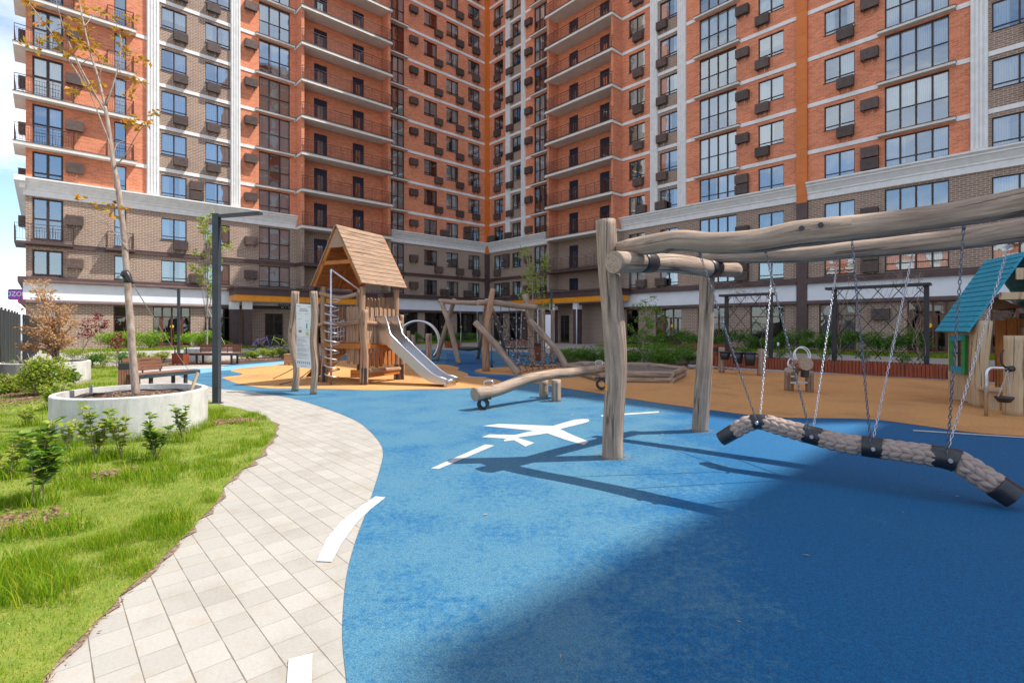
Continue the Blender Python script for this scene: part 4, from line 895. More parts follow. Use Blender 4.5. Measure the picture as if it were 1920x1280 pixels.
# ================================================================ information boards
def board(root, p0, p1, posts, face, nm):
    pass
IB = empty('information_board', (G(555, 733)+G(587, 739))/2, label='white playground rules board between two crooked debarked posts, left of the play tower', cat='information board')
o = IB.location
log(at_root(IB, [G(553, 733), at(556, 690, 11.9), at(547, 635, 11.9), at(552, 590, 11.9), at(553.5, 546, 11.9)]), [.085, .075, .085, .09, .085], 14, seed=61, wob=.05).build('post', LM(), IB)
log(at_root(IB, [G(587.5, 739.5), at(590, 690, 11.3), at(587, 640, 11.3), at(590, 590, 11.3), at(588, 546, 11.3)]), [.075, .07, .075, .075, .08], 14, seed=63, wob=.05).build('post', LM(), IB)
tl, tr, br, bl = [at(555.5, 569, 11.75), at(584, 571, 11.35), at(584, 691, 11.35), at(556, 688, 11.75)]
def panel(root, tl, tr, br, bl, mat, t=.015, name='panel'):
    mb = MB(); n = (tr-tl).cross(bl-tl).normalized()
    if n.y > 0: n = -n
    F = [p-root.location for p in (tl, tr, br, bl)]; Bk = [p-n*t for p in F]; mb.face(F); mb.face(Bk[::-1])
    for k in range(4): mb.face([F[k], F[(k+1) % 4], Bk[(k+1) % 4], Bk[k]])
    return mb.build(name, mat, root), n
pn, nn = panel(IB, tl, tr, br, bl, M['white'])
def onp(u, v, e=.004): return tl.lerp(tr, u).lerp(bl.lerp(br, u), v)+nn*e-IB.location
mb = MB()
def mark(u0, u1, v0, v1, m=0): mb.face([onp(u0, v0), onp(u1, v0), onp(u1, v1), onp(u0, v1)], m)
rg = random.Random(3)
for v, w_ in ((.075, .5), (.10, .6)): mark(.5-w_/2, .5+w_/2, v, v+.012)
mark(.04, .25, .035, .042); mark(.75, .95, .035, .042)
for (u, v) in ((.12, .15), (.6, .15), (.12, .24), (.62, .26), (.15, .37), (.62, .40)): mark(u, u+.22, v, v+.006)
mark(.02, .98, .515, .52); mark(.66, .74, .30, .38, 1); mark(.17, .36, .41, .45, 2); mark(.64, .82, .43, .49, 3)
for i in range(26):
    v = .54+i*.0125
    if i % 6 == 5: continue
    mark(.06, .06+rg.uniform(.35, .85), v, v+.004)
for i in range(7): mark(.06+i*.13, .13+i*.13, .90, .935)
mark(.3, .7, .965, .97)
M['pic1'] = nmat('teal_print', (.05, .30, .32), (.06, .34, .36), 5, .6, bump=0); M['pic2'] = nmat('brown_print', (.30, .15, .08), (.34, .18, .1), 5, .6, bump=0); M['pic3'] = nmat('lime_print', (.40, .50, .18), (.44, .54, .2), 5, .6, bump=0)
mb.build('printed_text', [M['ink'], M['pic1'], M['pic2'], M['pic3']], pn)
IB2 = empty('information_board', G(1027, 682), label='narrow white panel standing between two straight log posts beside the rope net', cat='information board')
log(at_root(IB2, [G(1018, 682), at(1018.5, 630, 20.7), at(1017.5, 579, 20.7)]), .09, 12, seed=71, wob=.04).build('post', LM(), IB2); log(at_root(IB2, [G(1036, 681), at(1035, 630, 20.9), at(1036.5, 581, 20.9)]), .085, 12, seed=72, wob=.04).build('post', LM(), IB2)
panel(IB2, at(1022.5, 590, 20.6), at(1032.5, 590, 20.6), at(1032.5, 652, 20.6), at(1022.5, 652, 20.6), M['signband'])
# ================================================================ basket swing and climbing net
BS = empty('basket_swing', G(868, 680), label='log framed swing with a black net basket hanging on thin ropes, behind the slide', cat='swing')
def bl_(root, pts, r, seed, name='log', mats=None): log(at_root(root, pts), r, 12, seed=seed, wob=.06, steps=18).build(name, mats or LM(), root)
bl_(BS, [G(861, 682.5), at(852, 645, 20.8), at(841, 605, 20.9), at(827, 564, 21.2)], .105, 81, 'leg'); bl_(BS, [G(819, 676.5), at(831, 630, 22), at(840, 600, 21.7), at(852, 561, 21.3)], .09, 82, 'leg')
bl_(BS, [G(896, 672), at(903, 630, 22.3), at(908, 600, 21.8), at(913, 562, 21)], .09, 84, 'leg'); bl_(BS, [at(823, 564, 21.2), at(860, 567, 21), at(897, 568, 20.6), at(914, 568, 20)], .10, 85, 'beam')
c = Vector((at(880, 653, 21).x, 21, at(880, 653, 21).z))-BS.location; mb = MB(); P = [c+Vector((math.cos(t*math.pi/12)*.44, math.sin(t*math.pi/12)*.44, 0)) for t in range(24)]; mb.tube(P, .055, 8, closed=True, caps=False)
for i in range(-3, 4):
    w_ = math.sqrt(max(0, .42**2-(i*.12)**2)); mb.tube([c+Vector((i*.12, -w_, -.03)), c+Vector((i*.12, 0, -.09)), c+Vector((i*.12, w_, -.03))], .012, 5); mb.tube([c+Vector((-w_, i*.12, -.03)), c+Vector((0, i*.12, -.09)), c+Vector((w_, i*.12, -.03))], .012, 5)
bo = mb.build('basket', M['blackrubber'], BS); mb = MB()
for (tx, ty) in ((862, 571), (895, 571)):
    t = at(tx, ty, 21)-BS.location; s = -1 if tx < 880 else 1; k = t.lerp(c+Vector((s*.3, 0, 0)), .55)
    mb.tube([t, k], .010, 5)
    for dy in (-.25, .25): mb.tube([k, c+Vector((s*.36, dy, .03))], .010, 5)
mb.build('rope', M['wick'], BS)
CN = empty('climbing_net_frame', G(911, 696), label='tall leaning log frame with a black rope climbing net in the middle of the playground', cat='climbing frame')
bl_(CN, [G(911, 696), at(910.5, 650, 17.3), at(914, 605, 17.4), at(919, 575, 17.4), at(924, 542, 17.5)], [.125, .115, .115, .11, .09], 91, 'post', WM()); bl_(CN, [G(1000, 688), at(996, 650, 19.2), at(994, 610, 19.2), at(985, 552, 19.3)], .115, 92, 'post')
bl_(CN, [at(896, 567, 17.6), at(930, 568, 17.9), at(965, 573, 18.5), at(1006, 576, 19)], [.10, .11, .11, .11], 93, 'beam'); bl_(CN, [G(974, 702), at(940, 660, 16.8), at(915, 630, 17), at(891, 604, 17.2)], .11, 94, 'leaning_log')
bl_(CN, [G(1066, 696), at(1050, 666, 17.6), at(1030, 641, 18), at(993, 600, 18.7)], .11, 95, 'leaning_log'); bl_(CN, [G(948, 668), at(940, 630, 23), at(932, 605, 21), at(922, 580, 18.3)], .095, 96, 'leg')
q4 = [at(923, 594, 17.9), at(993, 597, 18.9), at(1058, 684, 17.9), at(978, 697, 16.5)]
mb = MB(); kn = MB(); GN = 7
def nq(u, v): p = q4[0].lerp(q4[1], u).lerp(q4[3].lerp(q4[2], u), v); s = .55*math.sin(math.pi*min(1, u))*math.sin(math.pi*v); return p-CN.location+Vector((0, .5*s, -s*.75))
for i in range(GN+1):
    mb.tube([nq(i/GN, v/8) for v in range(9)], .013, 5); mb.tube([nq(v/8, i/GN) for v in range(9)], .013, 5)
    for j in range(GN+1): p = nq(i/GN, j/GN); kn.tube([p-Vector((.03, 0, 0)), p+Vector((.03, 0, 0))], .022, 6)
nt_ = mb.build('rope_net', M['blackrubber'], CN); kn.build('rope_connector', M['galv'], nt_)
for i, (a, b) in enumerate((((922, 560, 17.6), (922, 682, 17.6)), ((939, 574, 18), (939, 640, 18)), ((953, 575, 18.3), (962, 600, 18.3)), ((979, 577, 18.8), (973, 672, 18.8)), ((968, 577, 18.6), (968, 690, 18.2)))):
    mb = MB(); p, q = at(*a)-CN.location, at(*b)-CN.location; mb.tube([p, q], .012, 5); 
    if i in (0, 3): mb.tube([q-Vector((0, 0, .12)), q], .045, 8)
    mb.build('hanging_rope', M['blackrubber'] if i < 3 else M['wick'], CN)
# steel hoop with its dark rubber tunnel
HP = empty('steel_hoop', G(785, 675), label='large steel hoop arch with a black net hammock behind the slide', cat='play hoop')
cc = at(783, 641, 22.5); cc.z = .86; mb = MB()
for dy in (-.0, .35): mb.tube([cc-HP.location+Vector((math.cos(a*math.pi/24)*.93, dy, math.sin(a*math.pi/24)*.93-.02)) for a in range(-6, 31)], .05, 8)
for k in range(0, 37, 4): a = (k-6)*math.pi/24; mb.tube([cc-HP.location+Vector((math.cos(a)*.93, 0, math.sin(a)*.93-.02)), cc-HP.location+Vector((math.cos(a)*.93, .35, math.sin(a)*.93-.02))], .02, 6)
mb.build('hoop', M['steel'], HP); mb = MB(); n = 14
for i in range(n):
    a, b = math.pi*(1+i/n), math.pi*(1+(i+1)/n); f_ = lambda an, y: cc-HP.location+Vector((math.cos(an)*.9, y, math.sin(an)*.84+.02)); mb.face([f_(a, .05), f_(b, .05), f_(b, .95), f_(a, .95)], 0, None, True)
mb.build('rubber_sling', M['blackrubber'], HP)
# single posts
for i, (px, yb, yt, r, lb) in enumerate(((803.5, 691, 625, .11, 'short weathered post between the slide foot and the basket swing'), (775, 668, 628, .11, 'short post inside the steel hoop view behind the slide'), (757, 664, 612, .12, 'stout brown post just right of the play tower'), (766, 665, 620, .10, 'thin brown post second right of the play tower'))):
    b = G(px, yb); Y = b.y; e = tag(log([(0, 0, -.01), (.01, 0, .5), (0, 0, (yb-yt)/FP*Y)], r, 12, seed=100+i, wob=.04, steps=10).build('log_post', LM() if i < 2 else WM(), None, b), lb, 'post', 'single log posts by the hoop')
# ================================================================ sandbox
SB = empty('sandbox', G(1180, 705), label='low sandbox edged with stacked grey logs behind the near swing post', cat='sandbox')
sbp = [G(1128, 717), G(1259, 718), G(1281, 706), G(1216, 697.5), G(1090, 694.5), G(1066, 699)]
for L_ in range(2):
    for i in range(6):
        a, b = sbp[i], sbp[(i+1) % 6]; z = .085+L_*.15; d = (b-a).normalized()*.08
        log(at_root(SB, [a+Vector((0, 0, z))-d, (a+b)/2+Vector((.02, .03, z)), b+Vector((0, 0, z))+d]), .085, 12, seed=110+i+L_*9, wob=.05, steps=12).build('edge_log', LM(), SB)
mb = MB(); mb.face([p-SB.location+Vector((0, 0, .20)) for p in sbp]); M['sand'] = nmat('damp_sand', (.12, .10, .08), (.20, .17, .13), 9, .95, coord='World', bump=.6); mb.build('sand', M['sand'], SB)
# ================================================================ bucket stand
BK = empty('bucket_stand', G(1390, 702), label='three black tubs hung on a rail between two pale posts', cat='water play stand')
log(at_root(BK, [G(1353, 699), at(1353, 651, 16.65)]), .095, 12, seed=121, wob=.03, steps=8).build('post', LM(), BK); log(at_root(BK, [G(1427, 704.5), at(1428, 654, 15.65)]), .11, 12, seed=122, wob=.03, steps=8).build('post', LM(), BK)
mb = MB(); mb.bar(at(1353, 662, 16.65)-BK.location, at(1428, 664, 15.65)-BK.location, .05, .06); mb.build('rail', M['wick'], BK)
for px, yt, yb, w_, Y in ((1359.5, 659, 674, 19, 16.35), (1383, 660, 681, 20.5, 16.05), (1406, 660.5, 685, 20.5, 15.75)):
    t = at(px, yt, Y)-BK.location; b = at(px, yb, Y)-BK.location; r_ = w_/2/FP*Y; mb = MB(); mb.tube([b, t, t+Vector((0, 0, .005)), t-Vector((0, 0, .03))], [r_*.82, r_, r_*1.08, r_*1.08], 18); mb.tube([t+Vector((0, 0, .006)), t+Vector((0, 0, .007))], r_*.9, 18); mb.build('tub', M['blackrubber'], BK)
# ================================================================ log animal
LA = empty('log_rocker', G(1498, 733), label='small log animal figure with white rope rings standing on two half logs', cat='play figure')
log(at_root(LA, [G(1479, 732), at(1480, 693, 11.75)]), .10, 14, seed=131, wob=.03, steps=6).build('foot_post', LM(), LA); log(at_root(LA, [G(1518, 735), at(1518, 697, 11.6)]), .085, 14, seed=132, wob=.03, steps=6).build('foot_post', LM(), LA)
mb = MB(); 
for y in (705, 717): mb.bar(at(1482, y, 11.7)-LA.location, at(1514, y, 11.6)-LA.location, .04, .04)
mb.build('tie_bar', M['wick'], LA)
log(at_root(LA, [at(1486, 716, 11.9), at(1487, 698, 11.9), at(1493, 686, 11.85), at(1503, 681, 11.7), at(1512, 682, 11.25)]), [.10, .11, .13, .135, .14], 18, seed=133, wob=.03, steps=20).build('body_log', [M['warmwood'], M['logend']], LA)
mb = MB(); mb.bar(at(1509, 694, 11.4)-LA.location, at(1509, 707, 11.4)-LA.location, .13, .12); mb.build('rubber_block', M['blackrubber'], LA)
for px, py, r_, Y in ((1505, 664.5, .175, 11.65), (1502, 666, .17, 11.8), (1488, 680, .12, 11.8), (1486, 682, .115, 11.95)):
    c = at(px, py, Y)-LA.location; mb = MB(); mb.tube([c+Vector((math.cos(a*math.pi/14)*r_, .15*math.sin(a*math.pi/14)*r_, math.sin(a*math.pi/14)*r_)) for a in range(28)], .013, 6, closed=True, caps=False); mb.build('rope_ring', M['signband'], LA)
# ================================================================ playhouse
Ee = Vector((.35, .937, 0)).normalized(); Eg = Vector((.937, -.35, 0)).normalized(); En = Vector((8.52, 9.5, 0)); ze, zr, wg, Ld = 1.40, 2.86, .85, 1.4
PH = empty('playhouse', En, label='little playhouse with steep teal plank roof and green window frame at the right edge', cat='playhouse')
def hp(e, g, z): return Ee*e+Eg*g+Z_*z
for sgn in (1, -1):
    mb = MB(); n = 15
    for i in range(n):
        u0, u1 = i/n, (i+1)/n-.0045
        def q(u, e, t): return hp(e, wg-sgn*wg*(1-u) if sgn > 0 else wg+wg*(1-u), ze+(zr-ze)*u)+(Eg*(-sgn)*(zr-ze)+Z_*wg).normalized()*t
        lo = [q(u0, 0, 0), q(u0, Ld, 0), q(u1, Ld, 0), q(u1, 0, 0)]; hi = [q(u0, 0, .04), q(u0, Ld, .04), q(u1, Ld, .03), q(u1, 0, .03)]
        mb.face(hi); mb.face(lo[::-1])
        for k in range(4): mb.face([lo[k], lo[(k+1) % 4], hi[(k+1) % 4], hi[k]])
    mb.build('roof_slope', M['teal'], PH)
def hlog(P, r, seed, name='post', mats=None, wob=.03): log(P, r, 14, seed=seed, wob=wob, steps=14).build(name, mats or [M['palewood'], M['logend']], PH)
hlog([hp(.12, .22, 0), hp(.1, .2, .8), hp(.1, .26, 1.62)], .13, 141); hlog([hp(1.25, .26, 0), hp(1.25, .26, 1.5)], .08, 142); hlog([hp(.12, 1.42, 0), hp(.12, 1.42, 1.6)], .12, 143); hlog([hp(1.25, 1.42, 0), hp(1.25, 1.42, 1.5)], .1, 144)
def hstakes(a, b, z0, z1, n, seed, skip=(), name='wall_boards', mat='palewood', w=None, t=.035):
    rg = random.Random(seed); mb = MB(); d = (b-a)/n
    for i in range(n):
        if i in skip: continue
        c0 = a+d*i; c1 = a+d*(i+.94); zz = z0+rg.uniform(-.02, .02); z2 = z1+rg.uniform(-.03, .03); nn_ = d.normalized().cross(Z_)*t; tw = rg.uniform(-.012, .012); ou = rg.random()*8
        F = [c0+Z_*zz, c1+Z_*zz, c1+Z_*z2+d*tw, c0+Z_*z2+d*tw]; Bk = [p+nn_ for p in F]; l_ = d.length; uv = [(ou, zz), (ou+l_, zz), (ou+l_, z2), (ou, z2)]
        mb.face(F, 0, uv); mb.face(Bk[::-1], 0, uv[::-1])
        for k in range(4): k2 = (k+1) % 4; mb.face([F[k], F[k2], Bk[k2], Bk[k]], 0, [uv[k], uv[k2], uv[k2], uv[k]])
    return mb.build(name, M[mat], PH)
hstakes(hp(.22, .16, 0), hp(1.3, .16, 0), .04, 1.5, 9, 1, (2, 3, 4, 5)); hstakes(hp(.22+.24, .16, 0), hp(.22+.72, .16, 0), .04, .62, 4, 2); hstakes(hp(.46, .16, 0), hp(.94, .16, 0), 1.3, 1.5, 4, 3)
hstakes(hp(1.3, .25, 0), hp(1.3, 1.45, 0), .05, 1.66, 7, 4, (3,), 'back_boards', 'innerwood')
hstakes(hp(.03, .45, 0), hp(.03, 1.25, 0), 2.0, 2.12, 1, 5, (), 'gable_board'); hstakes(hp(.0, .68, 0), hp(.0, 1.02, 0), 2.35, 2.55, 1, 6, (), 'gable_board')
mb = MB(); wb = lambda e0, e1, z0, z1, m: mb.bar(hp(e0, .115, z0), hp(e1, .115, z1), .06, .05, m)
mb.bar(hp(.44, .10, .58), hp(.42, .10, 1.34), .075, .05, 0); mb.bar(hp(.96, .10, .60), hp(.98, .10, 1.32), .075, .05, 0); mb.bar(hp(.46, .09, .66), hp(.94, .09, .66), .04, .12, 1); mb.bar(hp(.40, .09, 1.30), hp(1.0, .09, 1.26), .04, .1, 1)
mb.bar(hp(.70, .12, .66), hp(.70, .12, 1.3), .03, .03, 2); mb.bar(hp(.46, .12, .98), hp(.94, .12, .98), .03, .03, 2); mb.build('window_frame', [M['greenpaint'], M['teal'], M['black']], PH)
mb = MB(); mb.box(-.0, .0, 0, 0, 0, 0); mb = MB()
for k in range(3): mb.bar(hp(-.35+k*.13, .1, .38), hp(-.35+k*.13, 1.2, .38), .12, .04)
for g in (.25, .9): mb.bar(hp(-.22, g, 0), hp(-.22, g, .36), .14, .14)
mb.build('bench_shelf', M['palewood'], PH)
mb = MB(); mb.face([hp(.15, .5, 2.05), hp(.15, .85, 1.85), hp(1.2, .85, 1.85), hp(1.2, .5, 2.05)]); mb.face([hp(.15, .85, 1.85), hp(.15, 1.25, 2.0), hp(1.2, 1.25, 2.0), hp(1.2, .85, 1.85)]); mb.build('dark_awning', M['blackrubber'], PH)
ST = empty('stump_counter', G(1902, 779), label='thick pale log stump with bent steel tube and hanging bowl beside the playhouse', cat='play counter')
log(at_root(ST, [G(1902, 779), at(1903, 700, 8.63), at(1902, 629, 8.63)]), [.15, .145, .14], 18, seed=151, wob=.02, steps=14).build('stump', [M['palewood'], M['logend']], ST)
mb = MB(); mb.tube(at_root(ST, [G(1849, 781)]+catmull([at(1849, 720, 8.55), at(1849.5, 700, 8.55), at(1853, 692.5, 8.55), at(1862, 689.5, 8.55), at(1893, 691, 8.5)], 16)), .026, 10); mb.build('bent_tube', M['steel'], ST)
mb = MB(); mb.tube(at_root(ST, [at(1888, 692, 8.5), at(1899, 691, 8.5)]), .05, 12); mb.build('hub', M['blackrubber'], ST)
c = at(1883, 747, 8.4)-ST.location; mb = MB(); mb.tube([c-Z_*.06, c, c+Z_*.03, c+Z_*.035], [.08, .12, .13, .115], 16); mb.build('bowl', M['blackrubber'], ST)
for dx in (-.11, .1): chain(c+Vector((dx, 0, .02)), at(1889, 696, 8.45)-ST.location, 3, .03, .012, .003).build('chain', M['galv'], ST)
mb = MB(); mb.tube(at_root(ST, catmull([at(1886, 690, 8.4), at(1878, 680, 8.4), at(1877, 665, 8.4), at(1882, 656, 8.4)], 12)), .014, 6); mb.build('flexible_hose', M['blackrubber'], ST)
# ================================================================ planters, benches, bins, lamps, trellises
def planter(name, x, y, r, h, label, group=None):
    mb = MB(); n = 64; t = .075
    for i in range(n):
        a, b = 2*math.pi*i/n, 2*math.pi*(i+1)/n; q = lambda rr, an, z: Vector((math.cos(an)*rr, math.sin(an)*rr, z))
        mb.face([q(r, a, 0), q(r, b, 0), q(r, b, h-.012), q(r, a, h-.012)], 0, None, True); mb.face([q(r, a, h-.012), q(r, b, h-.012), q(r-.012, b, h), q(r-.012, a, h)]); mb.face([q(r-.012, a, h), q(r-.012, b, h), q(r-t, b, h), q(r-t, a, h)]); mb.face([q(r-t, a, h), q(r-t, b, h), q(r-t, b, h-.2), q(r-t, a, h-.2)], 0, None, True)
    e = empty(name, (x, y, 0), label=label, cat='planter', group=group); mb.build('concrete_ring', M['concrete'], e)
    g = MB(); rg = random.Random(int(x*100)); N = 14
    for i in range(n):
        a, b = 2*math.pi*i/n, 2*math.pi*(i+1)/n
        for k in range(N):
            r0, r1 = (r-t)*k/N, (r-t)*(k+1)/N; hh = lambda rr, an: Vector((math.cos(an)*rr, math.sin(an)*rr, h-.09+.02*math.sin(an*3+rr*7)+.012*math.sin(an*11+rr*23)))
            g.face([hh(r0, a), hh(r0, b), hh(r1, b), hh(r1, a)], 0, None, True)
    g.build('soil', M['soil'], e); return e
PLX, PLY, PLR = -5.47, 7.37, .92
p1 = planter('round_planter', PLX, PLY, PLR, .588, 'large round white concrete planter in the foreground grass with a staked young tree', 'round concrete planters')
p2 = planter('round_planter', -12.35, 13.5, .92, .588, 'round white planter by the dark fence holding a rust coloured tree', 'round concrete planters')
x3, y3 = (391-960)/FP*22.3, 22.3; p3 = planter('round_planter', x3, y3, .92, .60, 'round white planter behind the slatted bench, with a thin yellow green sapling', 'round concrete planters')
mb = MB(); C_ = [Vector((math.cos(a*math.pi/20)*.62+.08, math.sin(a*math.pi/20)*.62-.05, .588-.06+.01*math.sin(a))) for a in range(40)]; mb.tube(C_, .013, 6, closed=True, caps=False); mb.build('irrigation_hose', M['blackrubber'], p1)
mb = MB(); mb.bar((.72, .1, .45), (.80, .2, .83), .05, .03); mb.build('wooden_peg', M['palewood'], p1)
mb = MB(); mb.bar((-.62, .0, .45), (-.62, .0, .66), .03); mb.build('pipe_stub', M['ink'], p1)
def bench(name, x, y, rz, L_, label, back=(0, 1), zt=.45, wd=.5):
    e = empty(name, (x, y, 0), rz, label=label, cat='bench')
    mb = MB()
    for i in range(6): mb.box(-L_/2, L_/2, -wd/2+i*wd/6, -wd/2+(i+.88)*wd/6, zt-.035, zt)
    mb.build('seat', M['benchwood'], e); mb = MB()
    mb.box(-L_/2-.01, L_/2+.01, -wd/2-.03, -wd/2-.003, zt-.09, zt-.0); mb.box(-L_/2-.01, L_/2+.01, wd/2+.003, wd/2+.03, zt-.09, zt-.0); mb.box(-L_/2-.03, -L_/2-.012, -wd/2-.03, wd/2+.03, zt-.09, zt); mb.box(L_/2+.012, L_/2+.03, -wd/2-.03, wd/2+.03, zt-.09, zt)
    mb.build('seat_frame', M['grey_metal'], e)
    for s in (-1, 1):
        mb = MB(); mb.box(s*(L_/2-.3)-.03, s*(L_/2-.3)+.03, -wd/2+.02, -wd/2+.08, 0, zt-.092); mb.box(s*(L_/2-.3)-.03, s*(L_/2-.3)+.03, wd/2-.08, wd/2-.02, 0, zt-.092); mb.box(s*(L_/2-.3)-.029, s*(L_/2-.3)+.029, -wd/2+.082, wd/2-.082, 0.0, .03); mb.build('leg', M['grey_metal'], e)
    b0, b1 = -L_/2+back[0]*L_, -L_/2+back[1]*L_; mb = MB()
    for i in range(4): mb.box(b0, b1, wd/2-.02+.015*i, wd/2+.005+.015*i, zt+.05+i*.075, zt+.115+i*.075)
    mb.build('backrest', M['benchwood'], e); mb = MB()
    k = max(2, int((b1-b0)/.55))
    for i in range(k+1): xx = b0+.03+(b1-b0-.06)*i/k; mb = MB(); mb.bar((xx, wd/2+.0, zt-.05), (xx, wd/2+.075, zt+.36), .03, .02, 0, (1, 0, 0)); mb.build('back_bracket', M['grey_metal'], e)
    return e
bx = at(302, 704, 11.7); bench('slatted_bench', -8.2, 11.95, R(72), 1.45, 'brown slatted bench seen from behind, just beyond the large foreground planter', (0, .62))
b2 = at(399, 668, 20.4); bench('slatted_bench', b2.x, 20.7, R(-3), 2.05, 'brown slatted bench with long grey frame before the far round planter', (.06, .92))
b3 = at(975, 655, 26.5); bench('slatted_bench', b3.x, 26.5, R(0), 1.8, 'distant bench seen through the black climbing net', (0, 1))
def slats(mb, x0, x1, y, z0, z1, n, t=.02, m=0, axis='x'):
    for i in range(n):
        a = x0+(x1-x0)*i/n; b = a+(x1-x0)/n*.84
        if axis == 'x': mb.box(a, b, y, y+t, z0, z1, m)
        else: mb.box(y, y+t, a, b, z0, z1, m)
def bin_(name, x, y, rz, w, d, h, label, posts=False, mat='redslat'):
    e = empty(name, (x, y, 0), rz, label=label, cat='litter bin', group='slatted litter bins'); mb = MB(); mb.box(-w/2+.022, w/2-.022, -d/2+.022, d/2-.022, .03, h-.03, 0); mb.box(-w/2, w/2, -d/2, d/2, h-.028, h, 0)
    if posts:
        for sx in (-1, 1): mb.box(sx*w/2-.015, sx*w/2+.015, -.02, .02, h+.002, h+.22)
    else: mb.box(-w/2, w/2, -d/2, d/2, h*.8, h-.03, 0)
    mb.build('liner_box', M['black'], e); mb = MB(); hz = h-.03 if posts else h*.8-.003
    for yy in (-d/2, d/2-.02): slats(mb, -w/2+.0205, w/2-.0205, yy, .03, hz, 7)
    for xx in (-w/2, w/2-.02): slats(mb, -d/2, d/2, xx, .03, hz, 6, axis='y')
    mb.build('slats', M[mat], e); return e
q = at(233, 700, 11.3); bin_('litter_bin', q.x, 11.4, R(38), .34, .34, .70, 'dark topped brown slatted bin beside the bench behind the foreground planter', mat='benchwood')
q = G(332.5, 684.5); bin_('litter_bin', q.x, q.y+.2, 0, .45, .4, .46, 'low red slatted bin with two black uprights left of the far bench', True)
q = G(1006, 675); bin_('litter_bin', q.x, q.y, .3, .5, .5, .8, 'black topped red bin beside the narrow white panel'); q = G(1342, 687); bin_('litter_bin', q.x, q.y+.2, -.7, .3, .3, .72, 'dark blue topped slatted bin at the left end of the long red planter')
# street lamps
def lamp(x, y, label, arm=(.86, .15), h=3.72, w=.115):
    e = empty('street_lamp', (x, y, 0), label=label, cat='street lamp', group='black square street lamps'); mb = MB(); mb.box(-w/2, w/2, -w/2, w/2, 0, h, 0); mb.box(-w/2-.03, w/2+.03, -w/2-.03, w/2+.03, 0, .02); mb.build('pole', M['grey_metal'], e)
    mb = MB(); d = Vector((arm[0], arm[1], 0)).normalized(); mb.bar(Vector((0, 0, h-.05))+d*.07, Vector((0, 0, h-.02))+d*(.95), .13, .05); mb.build('lamp_arm', M['grey_metal'], e); return e
q = G(403.5, 757); lamp(q.x, q.y+.05, 'tall dark grey square street lamp rising beside the foreground planter', (1, -.16))
q = G(335, 662); lamp(q.x, q.y, 'thin dark street lamp standing behind the low red bin', (-.5, -.9), 3.7, .12); q = G(1034, 665); lamp(q.x, q.y, 'distant black street lamp in front of the orange edged canopy', (1, .5), 3.55, .11)
# long slatted planters
Vd = Vector((.697, -.717, 0)).normalized(); Vn = Vector((.717, .697, 0)).normalized()
def boxplanter(x, y, L_, wd, h, rz, label, cover=None):
    e = empty('slatted_planter', (x, y, 0), rz, label=label, cat='planter', group='red slatted planters'); mb = MB(); n = int(L_/.095)
    slats(mb, 0, L_, 0, .02, h, n, .022); slats(mb, 0, L_, wd-.022, .02, h, n, .022); slats(mb, .03, wd-.03, 0, .02, h, max(3, int(wd/.095)), .022, axis='y'); slats(mb, .03, wd-.03, L_-.022, .02, h, max(3, int(wd/.095)), .022, axis='y'); mb.build('slats', M['redslat'], e)
    mb = MB(); mb.box(.03, L_-.03, .026, wd-.026, 0, h-.06, 0); mb.build('soil_box', M['soil'], e); return e
ang = math.atan2(Vd.y, Vd.x); s0 = Vector((7.97, 18.75, 0))-Vd*.5; boxplanter(s0.x, s0.y, 11.5, .75, .41, ang, 'long low planter clad in red vertical slats along the ochre floor')
for i, (px, py, L_, lab) in enumerate(((1277, 657, 3.0, 'red slatted planter behind the shrubs left of the second swing post'), (1530+120, 657, 1.9, 'short red slatted planter seen through the big trellis'), (1715, 655.5, 1.0, 'small red slatted planter at the right trellis post'), (373, 651, 2.0, 'long orange slatted planter behind the far bench'), (423, 651.5, .55, 'tiny orange slatted planter by the entrance pillar'), (735, 649, 1.6, 'red slatted planter by the shop windows behind the play tower'), (843, 652.5, 1.0, 'small red slatted box behind the basket swing'))):
    q = G(px, py); boxplanter(q.x, q.y, L_, .6, .45, ang if px > 960 else math.atan2(.6763, .7366), lab)
